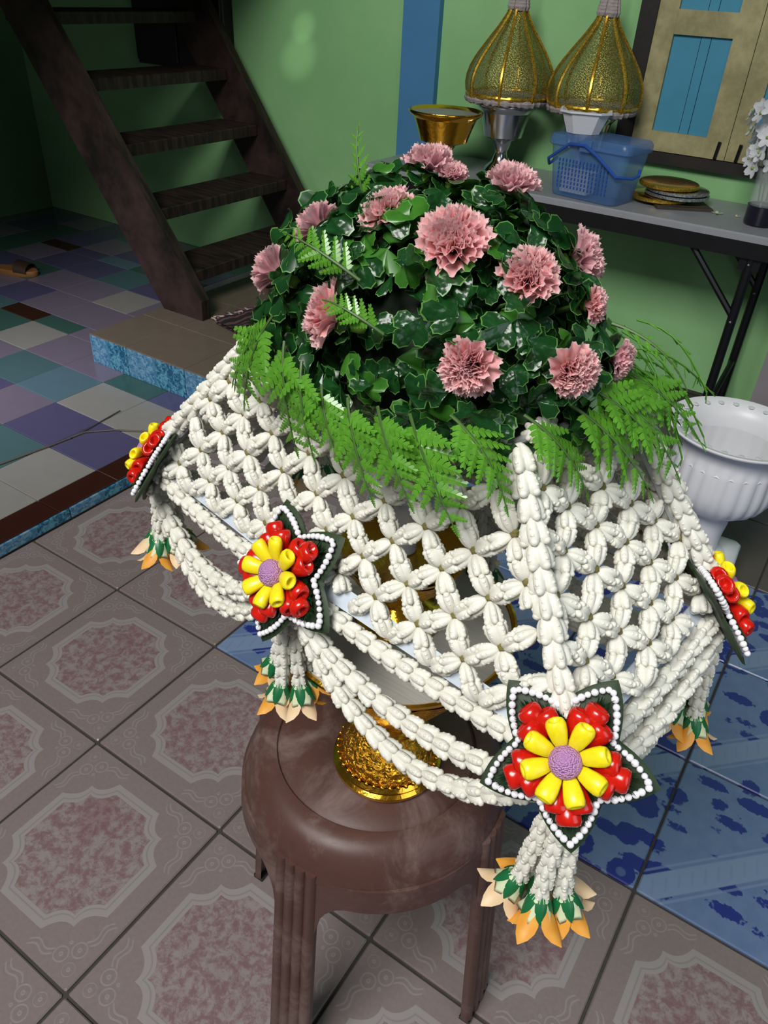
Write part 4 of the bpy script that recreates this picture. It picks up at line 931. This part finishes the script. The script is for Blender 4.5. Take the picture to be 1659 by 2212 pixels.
g = G(); g.lathe([(.07, -.62), (.16, -.60), (.21, -.45), (.22, -.15), (.27, .06), (.30, .12), (.22, .02)], 15, 0, None, False, False, lambda a, k: 1+(.12*math.cos(5*a) if k > 3 else 0)); calm = g.mesh('calyx', MT['calyx'])
def carn(p, d, r, kind, lab):
    p = V(p); d = V(d).normalized(); tt = thing('carnation', lab, 'carnation', p-d*r*.6, 'pink carnations in the bouquet')
    Rm = d.to_track_quat('Z', 'Y').to_matrix().to_4x4() @ Matrix.Rotation(random.uniform(0, 6), 4, 'Z')
    M = T(p-d*r*.62) @ Rm @ Matrix.Scale(r*1.28, 4); o, i = cm[kind]
    inst('outer_petals', o, tt, M); inst('inner_petals', i, tt, M); inst('calyx', calm, tt, M)
    gg = G(); q = BC.lerp(p, .55); gg.tube([p-d*r*1.0, (p-d*r*1.3).lerp(q, .4), q], .0018, 6); gg.obj('stem', MT['stemgreen'], tt)
    for k in range(4):
        a = k*1.6+r*100; s_ = d.cross(V((.3, .2, 1))).normalized(); b_ = d.cross(s_); td = (s_*math.cos(a)+b_*math.sin(a)+d*.25).normalized(); q = p-d*r*.95; inst('leaf', leafs[k], mound, frame(q-td*.004, td, d, 0, (.019, .019, .019)))
carn((.894, -.287, 1.056), (-.05, .0, 1), .0160, 2, 'pale pink carnation at the very top of the bouquet')
carn((.912, -.286, 1.050), (.25, -.1, .9), .011, 2, 'small pale bud beside the topmost carnation')
carn((.954, -.278, 1.050), (.15, .05, 1), .0172, 2, 'pale pink carnation at the top, in front of the silver tray')
carn((.901, -.350, 1.035), (-.35, -.30, .8), .0175, 0, 'pink carnation high on the bouquet behind a fern sprig')
carn((.958, -.362, 1.030), (.15, -.55, .75), .0212, 1, 'large open pink carnation in the middle of the bouquet')
carn((.850, -.358, 1.018), (-.85, .05, .45), .0155, 2, 'pale carnation turned left beside the stairs')
carn((.822, -.372, .985), (-.95, -.05, .25), .0165, 2, 'pale carnation at the far left edge of the bouquet')
carn((.892, -.402, .978), (-.80, -.50, .25), .0195, 0, 'pink carnation facing left, lower left of the bouquet')
carn((.994, -.396, .970), (.15, -.85, .12), .0168, 1, 'deep pink carnation low at the front of the bouquet')
carn((1.004, -.346, 1.015), (.35, -.45, .65), .0175, 0, 'drooping pink carnation right of the middle')
carn((1.013, -.277, 1.012), (.85, .25, .40), .017, 2, 'pale carnation turned right below the table edge')
carn((1.045, -.354, .966), (.75, -.62, .15), .0155, 1, 'deep pink carnation at the lower right of the bouquet')
carn((1.056, -.293, .957), (.98, .1, .0), .0125, 2, 'small carnation at the far right edge of the bouquet')
carn((1.036, -.310, .994), (.9, .1, .2), .011, 0, 'small pink carnation almost hidden at the right')

# ---- fern fronds
def pinna_mesh():
    gg = G(); n = 6
    for side in (1, -1):
        for i in range(n):
            x0, x1 = i/n, (i+1)/n; h = .27*(1-x0)**.8+.03; h0 = .07*(1-x0)+.008; h1 = .07*(1-x1)+.005
            q = [(x0, 0, .0), (x0+.012, side*h0, .005), (x0+.05, side*h*.55, -.01), (x0+.085, side*h*.80, -.02), (x0+.10, side*h*.78, -.02), (x0+.15, side*h, -.04), (x0+.18, side*h*.72, -.03), (x0+.215, side*h*.70, -.03), (x1+.02, side*h*.38, -.01), (x1, side*h1, 0), (x1, 0, 0)]
            gg.add(q, [tuple(range(11)) if side < 0 else tuple(range(10, -1, -1))])
    return gg.mesh('pinna', MT['fern'], True, 60)
pinm = pinna_mesh()
def frond(base, ctrl, tip, nhint, wd, lab, npair=7, grp='fern fronds in the bouquet'):
    base, ctrl, tip = V(base), V(ctrl), V(tip); tt = thing('fern_frond', lab, 'fern', base, grp)
    bz = lambda f: base*(1-f)**2+ctrl*2*f*(1-f)+tip*f*f
    pts = [bz(k/14) for k in range(15)]; Ln = sum((b-a).length for a, b in zip(pts, pts[1:]))
    gg = G(); gg.tube(pts, [.0012*(1-.7*k/14) for k in range(15)], 6); gg.obj('rachis', MT['stemgreen'], tt)
    nh = V(nhint)
    for k in range(npair):
        f = .16+.80*k/npair; p = bz(f); t_ = (bz(min(1, f+.03))-bz(f-.03)).normalized(); sd = nh.cross(t_).normalized(); nn = t_.cross(sd)
        ln = wd*Ln*(.30+.70*math.sin(PI*min(1, (1-f)*.70)))*(1-f*.35)
        for s in (-1, 1):
            d = (t_*.66+sd*s*.76+nn*random.uniform(-.45, .15)).normalized()
            inst('pinna', pinm, tt, frame(p+t_*.002*s, d, nn, random.uniform(-.25, .25), (ln, ln*.9, ln)))
    p = bz(.93); d = (tip-bz(.85)).normalized(); inst('pinna', pinm, tt, frame(p, d, nh, 0, (wd*Ln*.30,)*3))
fn = (L(0, -1, 0)-L(0, 0, 0)+V((0, 0, .5))).normalized(); rtn = (ex+V((0, 0, .75))).normalized()
Lw = lambda q: L(*q)
FR = [  # base, tip (net-aligned coordinates), width, label
    ((-.075, -.085, .940), (-.112, -.096, .884), .36, 'short fern frond at the far left of the bouquet', fn),
    ((-.045, -.105, .965), (-.070, -.116, .888), .38, 'fern frond hanging over the left of the net', fn),
    ((-.025, -.112, .955), (-.004, -.120, .878), .38, 'fern frond hanging below the left pink carnation', fn),
    ((.010, -.110, .935), (.040, -.118, .886), .38, 'fern frond hanging just left of the front tip', fn),
    ((.035, -.110, .935), (.072, -.120, .875), .38, 'long fern frond hanging at the front centre', fn),
    ((.080, -.100, .938), (.134, -.110, .880), .38, 'longest fern frond reaching the front corner rope', fn),
    ((.130, -.050, .940), (.176, -.030, .890), .36, 'fern frond on the right face beside the front rope', rtn),
    ((.140, -.015, .940), (.198, .018, .880), .36, 'fern frond hanging over the middle of the right face', rtn),
    ((.140, .02, .945), (.200, .052, .882), .37, 'fern frond hanging lowest over the right face', rtn),
    ((.13, .05, .945), (.190, .086, .900), .36, 'fern frond at the far right of the net', rtn),
    ((-.060, -.100, .950), (-.092, -.108, .892), .38, 'fern frond hanging just right of the far left frond', fn),
    ((-.005, -.114, .948), (.016, -.122, .884), .38, 'fern frond between the left hanging fronds', fn),
    ((.060, -.108, .938), (.102, -.116, .884), .38, 'fern frond hanging right of the front centre', fn),
    ((.100, -.085, .940), (.152, -.086, .894), .36, 'fern frond spreading across the front corner rope', rtn),
    ((.138, .000, .948), (.186, .040, .900), .36, 'fern frond lying high on the right face', rtn),
    ((-.030, -.03, 1.020), (-.052, -.02, 1.078), .22, 'upright fern sprig standing above the leaves at the upper left', V((-.2, -1, .3))),
    ((.025, -.092, 1.005), (-.035, -.102, 1.022), .28, 'fern sprig lying over the pink carnation at the upper left', fn),
    ((.06, -.106, .985), (.015, -.114, .995), .28, 'fern sprig lying left of the large middle carnation', fn),
    ((.14, .02, .985), (.195, .03, .955), .14, 'thin fern sprig sticking out at the right', rtn),
]
for b, tp_, wd, lab, nh in FR:
    b, tp_ = Lw(b), Lw(tp_); mid = (b+tp_)/2+nh*.012+V((0, 0, .006)); frond(b, mid, tp_, nh, wd, lab)
# wispy asparagus fern on the right
t = thing('asparagus_fern', 'wispy asparagus fern strands hanging at the right of the bouquet', 'fern', L(.13, .06, .95))
rn = random.Random(8)
for k in range(9):
    b = L(.13, .05+rn.uniform(-.02, .03), .955+rn.uniform(-.01, .02)); e = L(.165+rn.uniform(0, .03), .10+rn.uniform(-.03, .035), .875+rn.uniform(0, .05))
    pts = [b.lerp(e, f/7)+V((0, 0, .012*math.sin(PI*f/7))) for f in range(8)]; gg = G(); gg.tube(pts, .0007, 5)
    for q in range(1, 8):
        for s in (-1, 1):
            d = (pts[q]-pts[q-1]).normalized()+V((rn.uniform(-.7, .7), rn.uniform(-.7, .7), -.3)); gg.tube([pts[q], pts[q]+d.normalized()*.009], .0004, 4)
    gg.obj('strand', MT['fern'], t)
